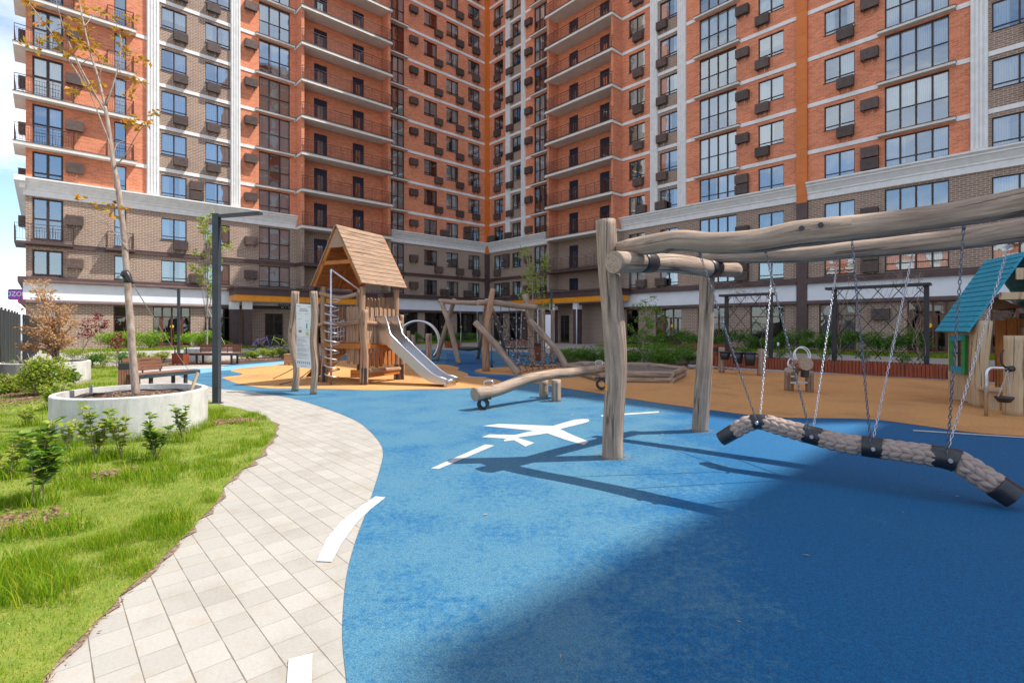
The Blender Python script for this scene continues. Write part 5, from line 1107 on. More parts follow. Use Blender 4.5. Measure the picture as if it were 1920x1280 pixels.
# trellises
def trellis(pa, pb, h, label):
    c = (pa+pb)/2; L_ = (pb-pa).length; rz = math.atan2((pb-pa).y, (pb-pa).x); e = empty('trellis_frame', (c.x, c.y, 0), rz, label=label, cat='trellis', group='black metal trellises')
    for s in (-1, 1): mb = MB(); mb.box(s*L_/2-.06, s*L_/2+.06, -.06, .06, 0, h-.08); mb.build('post', M['black'], e)
    mb = MB(); mb.box(-L_/2-.22, L_/2+.1, -.22, .22, h-.078, h); mb.build('top_plate', M['black'], e)
    mb = MB(); z0, z1 = .5, h-.08; pit = .52; w_ = L_-.12; n = int(w_/pit)+1; sl_ = 1.28
    for i in range(-8, 12):
        for sg in (1, -1):
            x0 = -w_/2+i*pit; a = (x0, z0); b = (x0+(z1-z0)/sl_, z1); P = [a, b]
            # clip to the frame
            t0 = max(0, (-w_/2-a[0])/(b[0]-a[0])); t1 = min(1, (w_/2-a[0])/(b[0]-a[0]))
            if t1 <= t0: continue
            A1 = (a[0]+(b[0]-a[0])*t0, z0+(z1-z0)*t0); B1_ = (a[0]+(b[0]-a[0])*t1, z0+(z1-z0)*t1); mb.tube([(sg*A1[0], sg*.008, A1[1]), (sg*B1_[0], sg*.008, B1_[1])], .012, 5)
    mb.build('lattice', M['black'], e)
    rg = random.Random(int(L_*100)); mb = MB()          # bare climber stems
    for k in range(9):
        x = rg.choice((L_/2-.15, -L_/2+.2, rg.uniform(-w_/2, w_/2))); P = [(x, 0.05, .4)]; z = .4
        while z < h+.05: z += rg.uniform(.2, .4); x += rg.uniform(-.14, .14); x = max(-L_/2+.05, min(L_/2, x)); P.append((x, rg.uniform(-.08, .1), z))
        mb.tube(catmull(P, len(P)*3), .006, 4)
        for _ in range(3): x2 = x+rg.uniform(-.7, .1)*(1 if x > 0 else -1); mb.tube(catmull([(x, 0, z-.2), ((x+x2)/2, .05, z+.02-rg.random()*.3), (x2, 0, z-.1-rg.random()*.7)], 8), .004, 4)
    mb.build('climber_stems', M['bark'], e); return e
trellis(Vector((7.97+.1, 19.15, 0)), Vector((9.22, 18.15, 0)), 2.72, 'narrower black lattice trellis standing behind the second swing post')
trellis(Vector((10.6, 16.75, 0)), Vector((12.25, 15.05, 0)), 2.80, 'wide black lattice trellis in the long red planter')
# fences at the left
F0, F1 = Vector((-19.0, 19.7, 0)), Vector((-10.6, 10.1, 0)); fd = (F1-F0); FL_ = fd.length; FE = empty('panel_fence', F0, math.atan2(fd.y, fd.x), label='dark grey solid panel fence at the left edge', cat='fence')
n = int(FL_/1.25)
for i in range(n):
    mb = MB(); a = FL_*i/n; b = FL_*(i+1)/n
    for k in range(5): x0 = a+(b-a)*k/5; mb.box(x0+.004, x0+(b-a)/5-.004, -.02+(k % 2)*.012, 0+(k % 2)*.012, .05, 1.98)
    mb.build('panel', M['grey_metal'], FE)
mb = MB()
for z in (.3, 1.02, 1.86): mb.box(0, FL_, -.07, -.025, z, z+.05)
mb.build('rail', M['black'], FE)
for i in range(n+1): mb = MB(); x = FL_*i/n; mb.box(x-.04, x+.04, -.12, -.072, 0, 2.08); mb.build('post', M['black'], FE)
f0, f1 = F0+Vector((-.02, .1, 0)), Vector((-27.5, 29.6, 0)); fd2 = f1-f0; BF = empty('bar_fence', f0, math.atan2(fd2.y, fd2.x), label='thin black vertical bar fence running from the panel fence to the building corner', cat='fence'); mb = MB(); L2 = fd2.length
for z in (.15, 1.85, 1.2): mb.box(0, L2, -.02, .02, z, z+.04)
for i in range(int(L2/.13)): x = i*.13; mb.box(x-.009, x+.009, -.012, .012, .1 if i % 16 else 0, 2.0)
mb.build('bars', M['black'], BF)
# low bollard lights
for i, (px, py) in enumerate(((282.5, 655), (165, 655), (1459, 662), (939, 657))):
    q = G(px, py); mb = MB(); mb.tube([(0, 0, 0), (0, 0, .42)], .05, 10, 0); mb.tube([(0, 0, .423), (0, 0, .62)], .055, 10, 1); mb.tube([(0, 0, .622), (0, 0, .64)], .06, 10, 0)
    tag(mb.build('bollard_light', [M['black'], M['signband']], None, q), ('short bollard light in front of the rounded hedge left of the shop door', 'short bollard light at the far left hedge', 'short bollard light seen above the log animal', 'short bollard light behind the climbing net')[i], 'bollard light', 'short garden bollard lights')
# ================================================================ signs
def text(s, size, mat, parent, loc, rot=(R(90), 0, 0), name='lettering', ext=.004):
    cu = bpy.data.curves.new(name, 'FONT'); cu.body = s; cu.size = size; cu.align_x = 'CENTER'; cu.align_y = 'CENTER'; cu.extrude = ext
    t = bpy.data.objects.new(name, cu); COL.objects.link(t); dg = bpy.context.evaluated_depsgraph_get(); me = bpy.data.meshes.new_from_object(t.evaluated_get(dg)); bpy.data.objects.remove(t)
    o = bpy.data.objects.new(name, me); me.materials.clear(); me.materials.append(mat); COL.objects.link(o); o.parent = parent; o.location = loc; o.rotation_euler = rot; return o
t_ = 19.6
mb = MB(); mb.box(-.62, .62, -.03, 0, -.24, .24); sg_ = mb.build('entrance_sign', M['black'], LW.root, (-21.75, -.30, 3.22)); text('ПОДЪЕЗД', .235, M['white'], sg_, (0, -.034, .09)); text('кв. 1 - 150', .19, M['white'], sg_, (0, -.034, -.12))
SG = empty('shop_sign', at(33, 552, 32.3), R(8), label='square magenta and blue striped shop sign with white letters projecting from the building corner', cat='sign')
def rrect(w, h, r, n=6):
    P = []
    for cx, cy, a0 in ((w/2-r, h/2-r, 0), (-w/2+r, h/2-r, 90), (-w/2+r, -h/2+r, 180), (w/2-r, -h/2+r, 270)):
        for k in range(n+1): a = R(a0+90*k/n); P.append((cx+r*math.cos(a), cy+r*math.sin(a)))
    return P
def plate(P, y0, y1, mat, root, name, off=(0, 0)):
    mb = MB(); F = [Vector((x+off[0], y0, z+off[1])) for x, z in P]; Bk = [Vector((x+off[0], y1, z+off[1])) for x, z in P]; mb.face(F); mb.face(Bk[::-1])
    for k in range(len(F)): mb.face([F[k], F[(k+1) % len(F)], Bk[(k+1) % len(F)], Bk[k]])
    return mb.build(name, mat, root)
M['signblue'] = nmat('sign_blue', (.025, .09, .42), (.03, .1, .46), 3, .35, bump=0); M['magenta'] = nmat('sign_magenta', (.62, .02, .18), (.66, .025, .2), 3, .35, bump=0)
plate(rrect(.98, .68, .12), -.08, .08, M['signblue'], SG, 'sign_box'); mb = MB()
for k in range(-3, 4):
    x = k*.27
    P = [(x-.3, -.34), (x-.17, -.34), (x+.33, .34), (x+.2, .34)]
    P = [(max(-.45, min(.45, a)), b) for a, b in P]
    if P[0][0] == P[1][0] and P[2][0] == P[3][0]: continue
    mb.face([(a, -.083, b*.96) for a, b in P])
mb.build('stripe', M['magenta'], SG); text('OZON', .40, M['signband'], SG, (0, -.088, .02), ext=.002)
plate([(math.cos(R(a))*.26, math.sin(R(a))*.2) for a in range(0, 360, 20)], -.06, .06, M['magenta'], SG, 'round_badge', (.30, -.42))
mb = MB(); mb.bar((.45, 0, .2), (1.1, .1, .2), .05); mb.bar((.45, 0, -.2), (1.1, .1, -.2), .05); mb.build('bracket', M['black'], SG)
# ================================================================ bicycles by the entrance
def bicycle(x, y, rz, col, label):
    e = empty('bicycle', (x, y, 0), rz, label=label, cat='bicycle', group='bicycles parked at the entrance')
    for cx_ in (-.52, .52):
        mb = MB(); P = [Vector((cx_+math.cos(a*math.pi/14)*.31, 0, .33+math.sin(a*math.pi/14)*.31)) for a in range(28)]; mb.tube(P, .02, 6, closed=True, caps=False)
        for a in range(8): an = a*math.pi/8; mb.tube([(cx_-math.cos(an)*.3, 0, .33-math.sin(an)*.3), (cx_+math.cos(an)*.3, 0, .33+math.sin(an)*.3)], .003, 3)
        mb.build('wheel', M['blackrubber'], e)
    mb = MB()
    for a, b in (((-.52, .33), (-.1, .3)), ((-.1, .3), (-.2, .78)), ((-.52, .33), (-.18, .72)), ((-.1, .3), (.36, .72)), ((-.18, .68), (.34, .82)), ((.52, .33), (.33, .92))): mb.tube([(a[0], 0, a[1]), (b[0], 0, b[1])], .019, 6)
    mb.build('frame', col, e); mb = MB(); mb.tube([(.33, -.25, 1.0), (.36, 0, .96), (.33, .25, 1.0)], .014, 6); mb.tube([(.33, 0, .9), (.36, 0, .97)], .014, 6); mb.build('handlebar', M['black'], e)
    mb = MB(); mb.box(-.34, -.08, -.06, .06, .86, .91); mb.tube([(-.2, 0, .76), (-.21, 0, .87)], .014, 6); mb.build('saddle', M['black'], e); mb = MB(); mb.tube([(-.1, -.06, .3), (-.1, .06, .3)], .09, 12); mb.build('crank', M['black'], e); return e
M['lilac'] = nmat('lilac_paint', (.35, .22, .55), (.4, .26, .6), 4, .35, bump=0); M['lime'] = nmat('lime_paint', (.55, .70, .02), (.6, .75, .03), 4, .35, bump=0)
q = G(489, 656.5); bicycle(q.x, q.y, R(14), M['lilac'], 'lilac framed bicycle parked by the entrance pillar'); q = G(524, 656); bicycle(q.x, q.y, R(188), M['lime'], 'lime green framed bicycle parked right of the lilac one'); q = G(507, 655); bicycle(q.x, q.y+.5, R(40), M['black'], 'dark bicycle parked between the lilac and the lime green ones')

q = G(549, 684); mb = MB(); mb.box(-.26, .26, -.2, .2, .05, .40); mb.box(-.28, .28, -.22, .22, .403, .44); [mb.box(sx*.24-.02, sx*.24+.02, sy*.18-.02, sy*.18+.02, 0, .05) for sx in (-1, 1) for sy in (-1, 1)]
tag(mb.build('wooden_seat_block', M['warmwood'], None, q), 'small brown wooden seat block behind the left post of the rules board', 'seat')
# ================================================================ vegetation
def leafmat(name, cols, rough=.5, trans=.45):
    m = NT(name); r_ = m.n('ShaderNodeNewGeometry').outputs['Random Per Island']; v = m.coord('World'); n_ = m.noise(v, 2.2, 3)
    f = m.math('ADD', m.math('MULTIPLY', r_, .75), m.math('MULTIPLY', n_, .35)); c = m.ramp(f, [(i/(len(cols)-1)*.8+.1, q) for i, q in enumerate(cols)]); m.col(c); m.set(rough, 0, .35)
    t = m.n('ShaderNodeBsdfTranslucent', {'Color': c}); mm = m.n('ShaderNodeMixShader', {0: trans, 1: m.b.outputs[0], 2: t.outputs[0]}); m.l(mm.outputs[0], m.o.inputs[0]); return m.mat
M['leaf'] = leafmat('bright_leaf', [(.04, .12, .01), (.09, .22, .015), (.16, .32, .03), (.24, .40, .05)])
M['leaflime'] = leafmat('lime_leaf', [(.12, .26, .01), (.20, .38, .015), (.30, .48, .03), (.38, .54, .06)])
M['leafdark'] = leafmat('deep_green_leaf', [(.03, .10, .014), (.07, .18, .022), (.12, .27, .035), (.20, .36, .05)])
M['leafyellow'] = leafmat('yellow_green_leaf', [(.12, .22, .02), (.22, .34, .03), (.34, .42, .05), (.42, .40, .06)])
M['rust'] = leafmat('rust_leaf', [(.44, .20, .08), (.52, .28, .12), (.60, .38, .18), (.46, .30, .16)])
M['mapleleaf'] = leafmat('orange_olive_leaf', [(.50, .17, .02), (.45, .22, .02), (.40, .30, .03), (.60, .26, .03)])
M['maroon'] = leafmat('maroon_leaf', [(.13, .02, .025), (.20, .035, .035), (.28, .06, .05)])
M['glossleaf'] = leafmat('glossy_dark_leaf', [(.05, .13, .015), (.10, .22, .025), (.20, .34, .04), (.42, .46, .06)], .28, .4)
M['grass'] = leafmat('grass_blade', [(.07, .21, .006), (.15, .31, .008), (.27, .40, .012), (.42, .46, .03)], .5, .5)
M['drygrass'] = leafmat('dry_grass_blade', [(.34, .36, .05), (.44, .40, .10), (.50, .44, .18)], .6, .4)
M['chip'] = leafmat('bark_chip', [(.10, .045, .03), (.18, .09, .06), (.28, .16, .11), (.36, .24, .17)], .9, .0)
ng = np.random.default_rng(5)
def leaves_np(P, size, up=.35, aspect=.5, rg=ng, fold=.18):
    """one folded leaf (two faces) at every point"""
    n = len(P); d = rg.normal(size=(n, 3)); d[:, 2] = d[:, 2]*.6+up; d /= np.linalg.norm(d, axis=1)[:, None]; s = np.cross(d, rg.normal(size=(n, 3))); s /= np.linalg.norm(s, axis=1)[:, None]; nn = np.cross(d, s)
    L_ = (size*rg.uniform(.6, 1.25, n))[:, None]; w = L_*aspect*.5
    V = np.stack([P, P+d*L_*.45+s*w+nn*L_*fold*.5, P+d*L_-nn*L_*fold*.3, P+d*L_*.45-s*w+nn*L_*fold*.5], 1).reshape(-1, 3)
    i = np.arange(n)*4; F = np.concatenate([np.stack([i, i+1, i+2], 1), np.stack([i, i+2, i+3], 1)], 0); return V, F
def npmesh(name, V, F, mat, parent=None, loc=None, smooth=False):
    me = bpy.data.meshes.new(name); k = F.shape[1]; me.vertices.add(len(V)); me.vertices.foreach_set('co', V.astype(np.float32).ravel()); me.loops.add(F.size); me.loops.foreach_set('vertex_index', F.astype(np.int32).ravel())
    me.polygons.add(len(F)); me.polygons.foreach_set('loop_start', np.arange(0, F.size, k, dtype=np.int32)); me.update(); me.materials.append(mat)
    o = bpy.data.objects.new(name, me); COL.objects.link(o)
    if parent is not None: o.parent = parent
    if loc is not None: o.location = loc
    return o
def ball_pts(c, r, n, shell=.45, sq=(1, 1, 1)):
    d = ng.normal(size=(n, 3)); d /= np.linalg.norm(d, axis=1)[:, None]; rr = (shell+(1-shell)*ng.random(n)**.6)[:, None]; return np.array(c)+d*rr*np.array(r)*np.array(sq)
def bush(x, y, w, h, n, leaf, mat, label, name='shrub', group='round leafy shrubs', stems=6, blobs=9, dens=1.0, d=None):
    e = empty(name, (x, y, 0), label=label, cat='shrub', group=group); d = d or w; P = []
    for b in range(blobs):
        a = ng.uniform(0, 6.28); q = ng.uniform(.1, .65); P.append(ball_pts((math.cos(a)*q*w/2, math.sin(a)*q*d/2, h*ng.uniform(.3, .78)), (w*ng.uniform(.16, .30), d*ng.uniform(.16, .30), h*ng.uniform(.16, .27)), int(n/blobs), .35))
    P = np.concatenate(P); P = P[P[:, 2] > .02]; V, F = leaves_np(P, leaf); npmesh('foliage', V, F, M[mat], e)
    mb = MB()
    for k in range(stems):
        a = rnd.uniform(0, 6.28); q = rnd.uniform(.1, .42); t = Vector((math.cos(a)*q*w, math.sin(a)*q*d, h*rnd.uniform(.6, .98))); mb.tube(catmull([(math.cos(a)*.05, math.sin(a)*.05, 0), t*.5+Vector((0, 0, h*.1)), t], 6), [.014, .009, .005], 5)
    mb.build('stems', M['bark'], e); return e
# ---- foreground leafy plants (stems with individual leaves)
def sprig(x, y, h, n, leaf, mat, label, spread=.16, stems=4, z=0, seed=0):
    rg = random.Random(seed); e = empty('young_shrub', (x, y, z), label=label, cat='shrub', group='young shrubs planted in the foreground grass'); mb = MB(); P = []; D = []
    for k in range(stems):
        a = rg.uniform(0, 6.28); t = Vector((math.cos(a)*spread*rg.uniform(.4, 1.3), math.sin(a)*spread*rg.uniform(.4, 1.3), h*rg.uniform(.55, 1))); C = catmull([(rg.uniform(-.03, .03), rg.uniform(-.03, .03), 0), t*.45+Vector((rg.uniform(-.03, .03), 0, h*.06)), t], 12)
        mb.tube(C, [.006, .0045, .0025], 5)
        for i in range(max(5, n//stems)):
            u = rg.uniform(.25, 1)**.7; p = C[min(len(C)-1, int(u*(len(C)-1)))]; an = i*2.4+rg.uniform(-.4, .4); P.append(p); D.append(Vector((math.cos(an), math.sin(an), rg.uniform(.1, .9))).normalized())
    mb.build('stems', M['bark'], e); lf = MB()
    for p, d in zip(P, D):
        L_ = leaf*rg.uniform(.6, 1.15); s = d.cross(Vector((0, 0, 1))).normalized(); nn_ = s.cross(d); w = L_*.33; b = p+d*L_*.12; droop = rg.uniform(.05, .35)
        c = [b, b+d*L_*.33-nn_*L_*.02, b+d*L_*.68-nn_*L_*.08*droop*3, b+d*L_-nn_*L_*droop]; i0 = len(lf.v)
        pts = [c[0], c[1]+s*w+nn_*w*.45, c[2]+s*w*.85+nn_*w*.4, c[3], c[2]-s*w*.85+nn_*w*.4, c[1]-s*w+nn_*w*.45, c[1], c[2]]; lf.v += [tuple(q) for q in pts]
        for f in ((0, 1, 6), (1, 2, 7, 6), (2, 3, 7), (0, 6, 5), (6, 7, 4, 5), (7, 3, 4)): lf.f.append(tuple(i0+q for q in f)); lf.m.append(0); lf.sm.append(True); lf.uv += [(0, 0)]*len(f)
    lf.build('leaves', M[mat], e); return e
sp_l = [(75, 950, .74, 130, .105, 'glossleaf', 'dark glossy young shrub at the left edge of the foreground grass', .16, 5), (180, 868, .70, 120, .085, 'leafyellow', 'bright yellow green young shrub left in front of the big planter', .17, 7),
 (228, 862, .62, 80, .075, 'leafyellow', 'lime green sprig just right of the tallest yellow green shrub', .13, 4), (288, 866, .60, 150, .078, 'glossleaf', 'dark leaved shrub with some yellow leaves in front of the planter', .15, 6),
 (343, 830, .60, 90, .070, 'glossleaf', 'small dark leaved shrub at the right front of the planter', .11, 4), (120, 850, .50, 50, .075, 'leafyellow', 'sparse light green shrub left of the big planter', .16, 4), (318, 812, .52, 60, .065, 'glossleaf', 'thin dark sprig against the right side of the planter', .12, 4),
 (100, 770, .55, 80, .065, 'leafyellow', 'light green sprig growing behind the left of the big planter rim', .2, 5), (15, 900, .45, 60, .085, 'leafyellow', 'pale green sprig at the very left of the grass', .18, 4), (60, 800, .4, 50, .07, 'leafyellow', 'loose green sprig in the grass left of the planter', .2, 5)]
for i, (px, py, h, n, lf, mt, lab, spd, st_) in enumerate(sp_l):
    q = G(px, py); sprig(q.x, q.y, h, int(n*1.6), lf, mt, lab, spd, st_, .01, 200+i)
# plants inside and beyond the planter
for i, (px, py, Y, h) in enumerate(((245, 700, 8.6, .55), (318, 705, 8.5, .5), (262, 690, 9.3, .7))): pass
# ---- trees
def leafcluster(mb_pts, c, n, r): mb_pts.append(ball_pts(c, (r, r, r*.8), n, .1))
TR = empty('young_maple', (PLX+.05, PLY, 0), label='tall thin young maple with sparse orange leaves growing from the foreground planter', cat='tree')
tb = lambda px, py, Y=PLY: at(px, py, Y)-TR.location
mb = MB(); tk = [tb(256, 742), tb(251, 690), tb(244, 600), tb(238, 520), tb(231, 430), tb(221, 350), tb(212, 300), tb(203, 235), tb(197, 200)]
for t in tk: t.y += 0
mb.tube(catmull(tk, 64), [.052, .05, .046, .042, .038, .033, .03, .026, .022], 12, 0, True, None, .05, 3); mb.build('trunk', M['bark'], TR)
brs = [([(197, 200), (165, 165), (130, 115), (95, 60), (50, 0), (35, -25)], .016, 7.0), ([(200, 215), (180, 180), (150, 125), (125, 70), (110, 20), (100, -20)], .014, 7.1), ([(197, 200), (185, 150), (170, 100), (158, 50), (148, 0), (145, -25)], .018, 7.5),
 ([(198, 198), (210, 165), (222, 125), (227, 85), (224, 62), (210, 30)], .013, 7.6), ([(196, 200), (190, 170), (188, 140), (194, 112)], .008, 7.8), ([(212, 300), (204, 265), (185, 215), (165, 165), (142, 115)], .012, 7.2), ([(214, 315), (235, 290), (262, 245), (280, 232)], .009, 7.2), ([(213, 290), (220, 270), (240, 262)], .007, 7.6),
 ([(240, 470), (225, 450), (205, 425), (175, 395), (150, 375)], .008, 7.0), ([(226, 85), (240, 100), (262, 90), (272, 88)], .006, 7.7), ([(158, 50), (175, 30), (190, 18)], .006, 7.7), ([(222, 125), (232, 150), (250, 150)], .005, 7.8), ([(150, 125), (165, 110), (185, 100)], .006, 7.2), ([(95, 60), (120, 50), (135, 40)], .005, 7), ([(188, 140), (175, 130), (180, 118)], .005, 7.7), ([(234, 470), (236, 440), (226, 405)], .005, 7.3)]
for pts, r_, Y1 in brs:
    mb = MB(); P = [tb(a, b, PLY+(Y1-PLY)*(i/(len(pts)-1))) for i, (a, b) in enumerate(pts)]; mb.tube(catmull(P, 5*len(P)), [r_, r_*.8, r_*.55, r_*.25], 7, 0); mb.build('branch', M['bark'], TR)
lp = [(60, 22, 7.0), (85, 45, 7.1), (110, 70, 7.2), (55, 5, 7), (120, 50, 7.1), (140, 40, 7.2), (128, 60, 7.2), (105, 72, 7.1), (145, 75, 7.3), (150, 55, 7.5), (160, 65, 7.5), (165, 50, 7.5), (160, 85, 7.4), (170, 95, 7.5), (175, 80, 7.5), (160, 12, 7.6), (178, 18, 7.7), (150, 88, 7.3), (190, 110, 7.8), (200, 108, 7.8), (225, 60, 7.6), (235, 62, 7.6), (212, 32, 7.6), (230, 90, 7.7), (235, 100, 7.7), (255, 110, 7.7), (270, 112, 7.7), (245, 145, 7.8), (262, 155, 7.8), (225, 78, 7.6), (165, 165, 7.2), (142, 170, 7.2), (240, 230, 7.3), (250, 225, 7.3), (270, 225, 7.2), (285, 212, 7.2), (280, 232, 7.2), (262, 238, 7.2), (148, 372, 7), (172, 382, 7), (205, 380, 7.3), (228, 388, 7.3), (205, 400, 7.2), (245, 178, 7.5), (55, 90, 7), (245, 35, 7.6), (80, 72, 7.1), (135, 105, 7.2), (178, 155, 7.5), (112, 90, 7.2)]
P = []
for a, b, Y in lp:
    c = tb(a+rnd.uniform(-3, 3), b+rnd.uniform(-3, 3), Y); P.append(ball_pts((c.x, c.y, c.z), (.085, .085, .06), 11 if b < 180 else 8, .1))
P = np.concatenate(P); V, F = leaves_np(P, .088, -.35, .55); npmesh('crown', V, F, M['mapleleaf'], TR)
# rubber tie and guy ropes
mb = MB(); c = at(238, 525, PLY); mb.tube([c-Vector((0, 0, .04)), c+Vector((0, 0, .05))], .052, 12); mb.tube(catmull([c+Vector((-.01, -.05, .06)), c+Vector((.04, -.07, .10)), c+Vector((.10, -.07, .0)), c+Vector((.14, -.06, -.06))], 9), [.05, .045, .03, .012], 8)
tag(mb.build('tree_tie', M['blackrubber']), 'black rubber tie wrapped round the young maple trunk with a loose end', 'tree tie')
M['cord'] = nmat('beige_cord', (.42, .36, .28), (.5, .43, .34), 9, .9, bump=0)
def cord(a, b, lab, r_=.008):
    mb = MB(); m_ = (a+b)/2-Vector((0, 0, .05)); mb.tube(catmull([Vector((0, 0, 0)), m_-a, b-a], 10), r_, 6); return tag(mb.build('guy_rope', M['cord'], None, a), lab, 'rope', 'beige tree guy ropes')
cord(at(241, 520, PLY), G(356, 703)+Vector((0, 0, .1)), 'beige guy rope running from the maple trunk down right across the shop front'); cord(at(388.6, 575, 22.3), at(425, 652, 21.2), 'short beige guy rope of the sapling behind the lamp post')
def sapling(name, base, pts, r0, leafpts, mat, label, n=22, lr=.16, ls=.07, cat='tree', grp=None, twig=True):
    e = empty(name, base, label=label, cat=cat, group=grp); mb = MB(); P = [p-e.location for p in pts]; mb.tube(catmull(P, 24), [r0, r0*.7, r0*.4], 8, 0, True, None, .05, 5); mb.build('trunk', M['bark'], e); br = MB(); Q = []
    for lpnt in leafpts:
        c = lpnt-e.location; k = min(range(len(P)), key=lambda i: (P[i]-c).length+(3 if P[i].z > c.z else 0)); 
        if twig: br.tube(catmull([P[k], (P[k]+c)/2+Vector((0, 0, -.05)), c], 6), [r0*.3, r0*.2, r0*.12], 5)
        Q.append(ball_pts(tuple(c), (lr, lr, lr*.8), n, .1))
    if twig: br.build('branches', M['bark'], e)
    V, F = leaves_np(np.concatenate(Q), ls, .2, .5); npmesh('crown', V, F, M[mat], e); return e
Y3 = 22.3; lp3 = [at(390+rnd.uniform(-22, 22)*(1-abs(t-.5)), 402+t*150, Y3+rnd.uniform(-.4, .4)) for t in [i/26 for i in range(27)]]+[at(a, b, Y3) for a, b in ((418, 430), (428, 462), (408, 480), (362, 475), (358, 500), (372, 510))]
sapling('young_sapling', Vector((x3, y3, 0)), [at(388, 660, Y3), at(388.5, 600, Y3), at(389, 500, Y3), at(391, 405, Y3)], .04, lp3, 'leafyellow', 'thin yellow green sapling rising behind the grey street lamp', 26, .25, .15)
YS = 27.0; lp4 = [at(1000+rnd.uniform(-24, 22), 468+i*4.2, YS+rnd.uniform(-.6, .6)) for i in range(22)]+[at(a, b, YS) for a, b in ((1012, 535), (1015, 555), (1005, 545), (1020, 572), (1030, 570), (1022, 505), (1012, 520))]
sapling('young_sapling', G(1001, 665), [G(1001, 665), at(999, 600, YS), at(998, 530, YS), at(990, 465, YS)], .05, lp4, 'leafyellow', 'olive yellow sapling rising above the climbing frame', 26, .3, .16)
YG = 19.5; lp5 = [at(1212+rnd.gauss(0, 13), 572+i*2.2, YG+rnd.uniform(-.5, .5)) for i in range(40)]+[at(a, b, YG) for a, b in ((1190, 575), (1185, 620), (1238, 585), (1245, 600), (1182, 612), (1225, 560), (1208, 566))]
sapling('young_tree', G(1203, 688), [G(1203, 688), at(1206, 640, YG), at(1212, 600, YG), at(1210, 566, YG)], .03, lp5, 'leaf', 'small bright green tree just right of the near swing post', 30, .17, .09)
# rust coloured multi stem tree in planter two
e = empty('rust_tree', (-12.2, 13.5, 0), label='bushy rust brown tree in the white planter by the fence', cat='tree'); c0 = Vector((-12.2, 13.5, 0)); mb = MB(); Q = []
for k in range(26):
    px = rnd.uniform(34, 152); py = rnd.uniform(570, 655) if k < 20 else rnd.uniform(528, 560); px = 100+(px-100)*(1 if py > 575 else .7); t = at(px, py, 13.5+rnd.uniform(-.5, .5)); b = at(107+rnd.uniform(-3, 3), 678, 13.5); m_ = b.lerp(t, .45)+Vector(((107-px)*.002, 0, .12)); mb.tube([p-c0 for p in catmull([b, m_, t], 10)], [.022, .014, .005], 6)
    Cm = catmull([b, m_, t], 10)
    for u in (5, 7, 8, 9, 10): p = Cm[u]-c0; Q.append(ball_pts(tuple(p), (.15, .15, .12), 20, .1))
mb.build('branches', M['bark'], e); V, F = leaves_np(np.concatenate(Q), .085, .0, .5); npmesh('crown', V, F, M['rust'], e)
for i, (px, yb, hh) in enumerate(((156, 685, 62), (189, 683, 70), (219, 690, 40))):
    q = G(px, yb); Y = q.y; L5 = [at(px+rnd.gauss(0, 9), yb-hh-rnd.uniform(-10, 22), Y+rnd.uniform(-.3, .3)) for _ in range(12)]
    sapling('maroon_shrub_tree', q, [q, at(px, yb-hh*.5, Y), at(px+1, yb-hh, Y)], .025, L5, 'maroon', ('slender shrub with maroon leaves left of its twin', 'slender maroon leaved shrub nearest the maple trunk on its left', 'low maroon leaved twig shrub beside the maple trunk')[i], 18, .16, .10, 'shrub', 'maroon leaved shrubs')
# hedges by the building
hd = [(160, 655, 2.9, 1.35, 'leaflime', 'rounded bright hedge shrub at the left end of the shop front'), (205, 656, 2.7, 1.2, 'leaflime', 'bright green hedge shrub under the narrow shop window'), (235, 655, 2.7, 1.35, 'leaflime', 'bright hedge shrub behind the maple trunk'), (283, 655, 2.9, 1.4, 'leaflime', 'dome shaped bright green hedge left of the glazed shop door'), (365, 654, 2.7, 1.2, 'leaflime', 'bright shrub right of the glazed shop door'), (392, 654, 2.4, 1.35, 'leaflime', 'bright shrub behind the far bench'), (422, 653, 1.2, .6, 'leaflime', 'little bright shrub beside the entrance pillar')]
for px, py, w_, h, mt, lab in hd: q = G(px, py); bush(q.x, q.y, w_, h, 1900, .11, mt, lab, d=1.2)
md = [(195, 684, 1.3, .6, 'leafyellow'), (140, 676, 1.4, .6, 'leafyellow'), (270, 683, 1.2, .55, 'leafyellow'), (303, 680, .9, .5, 'leafyellow'), (225, 681, 1.0, .5, 'leafdark'), (170, 690, 1.2, .6, 'leafdark'), (465, 674, .9, .45, 'leafyellow'), (495, 671, .9, .5, 'leafyellow'), (525, 670, .9, .5, 'leafyellow'), (540, 669, .8, .5, 'leaf'), (478, 673, .6, .35, 'leaf'), (510, 671, .6, .4, 'leafyellow')]
pos_ = ['low yellow green shrub left of the bin', 'yellow green shrub behind the second planter', 'golden green shrub behind the bench', 'small golden shrub left of the red bin', 'dark speckled shrub behind the maple trunk', 'dark shrub at the edge of the far lawn', 'first lime shrub of the row below the bicycles', 'second lime shrub of the row below the bicycles', 'third lime shrub of the row below the bicycles', 'green shrub beside the left board post', 'tiny lime shrub in the mulch right of the far bench', 'tiny lime shrub below the lime bicycle']
for (px, py, w_, h, mt), lab in zip(md, pos_): q = G(px, py); bush(q.x, q.y, w_, h, 900, .07, mt, lab, d=w_*.8, stems=5, group='low garden shrubs')
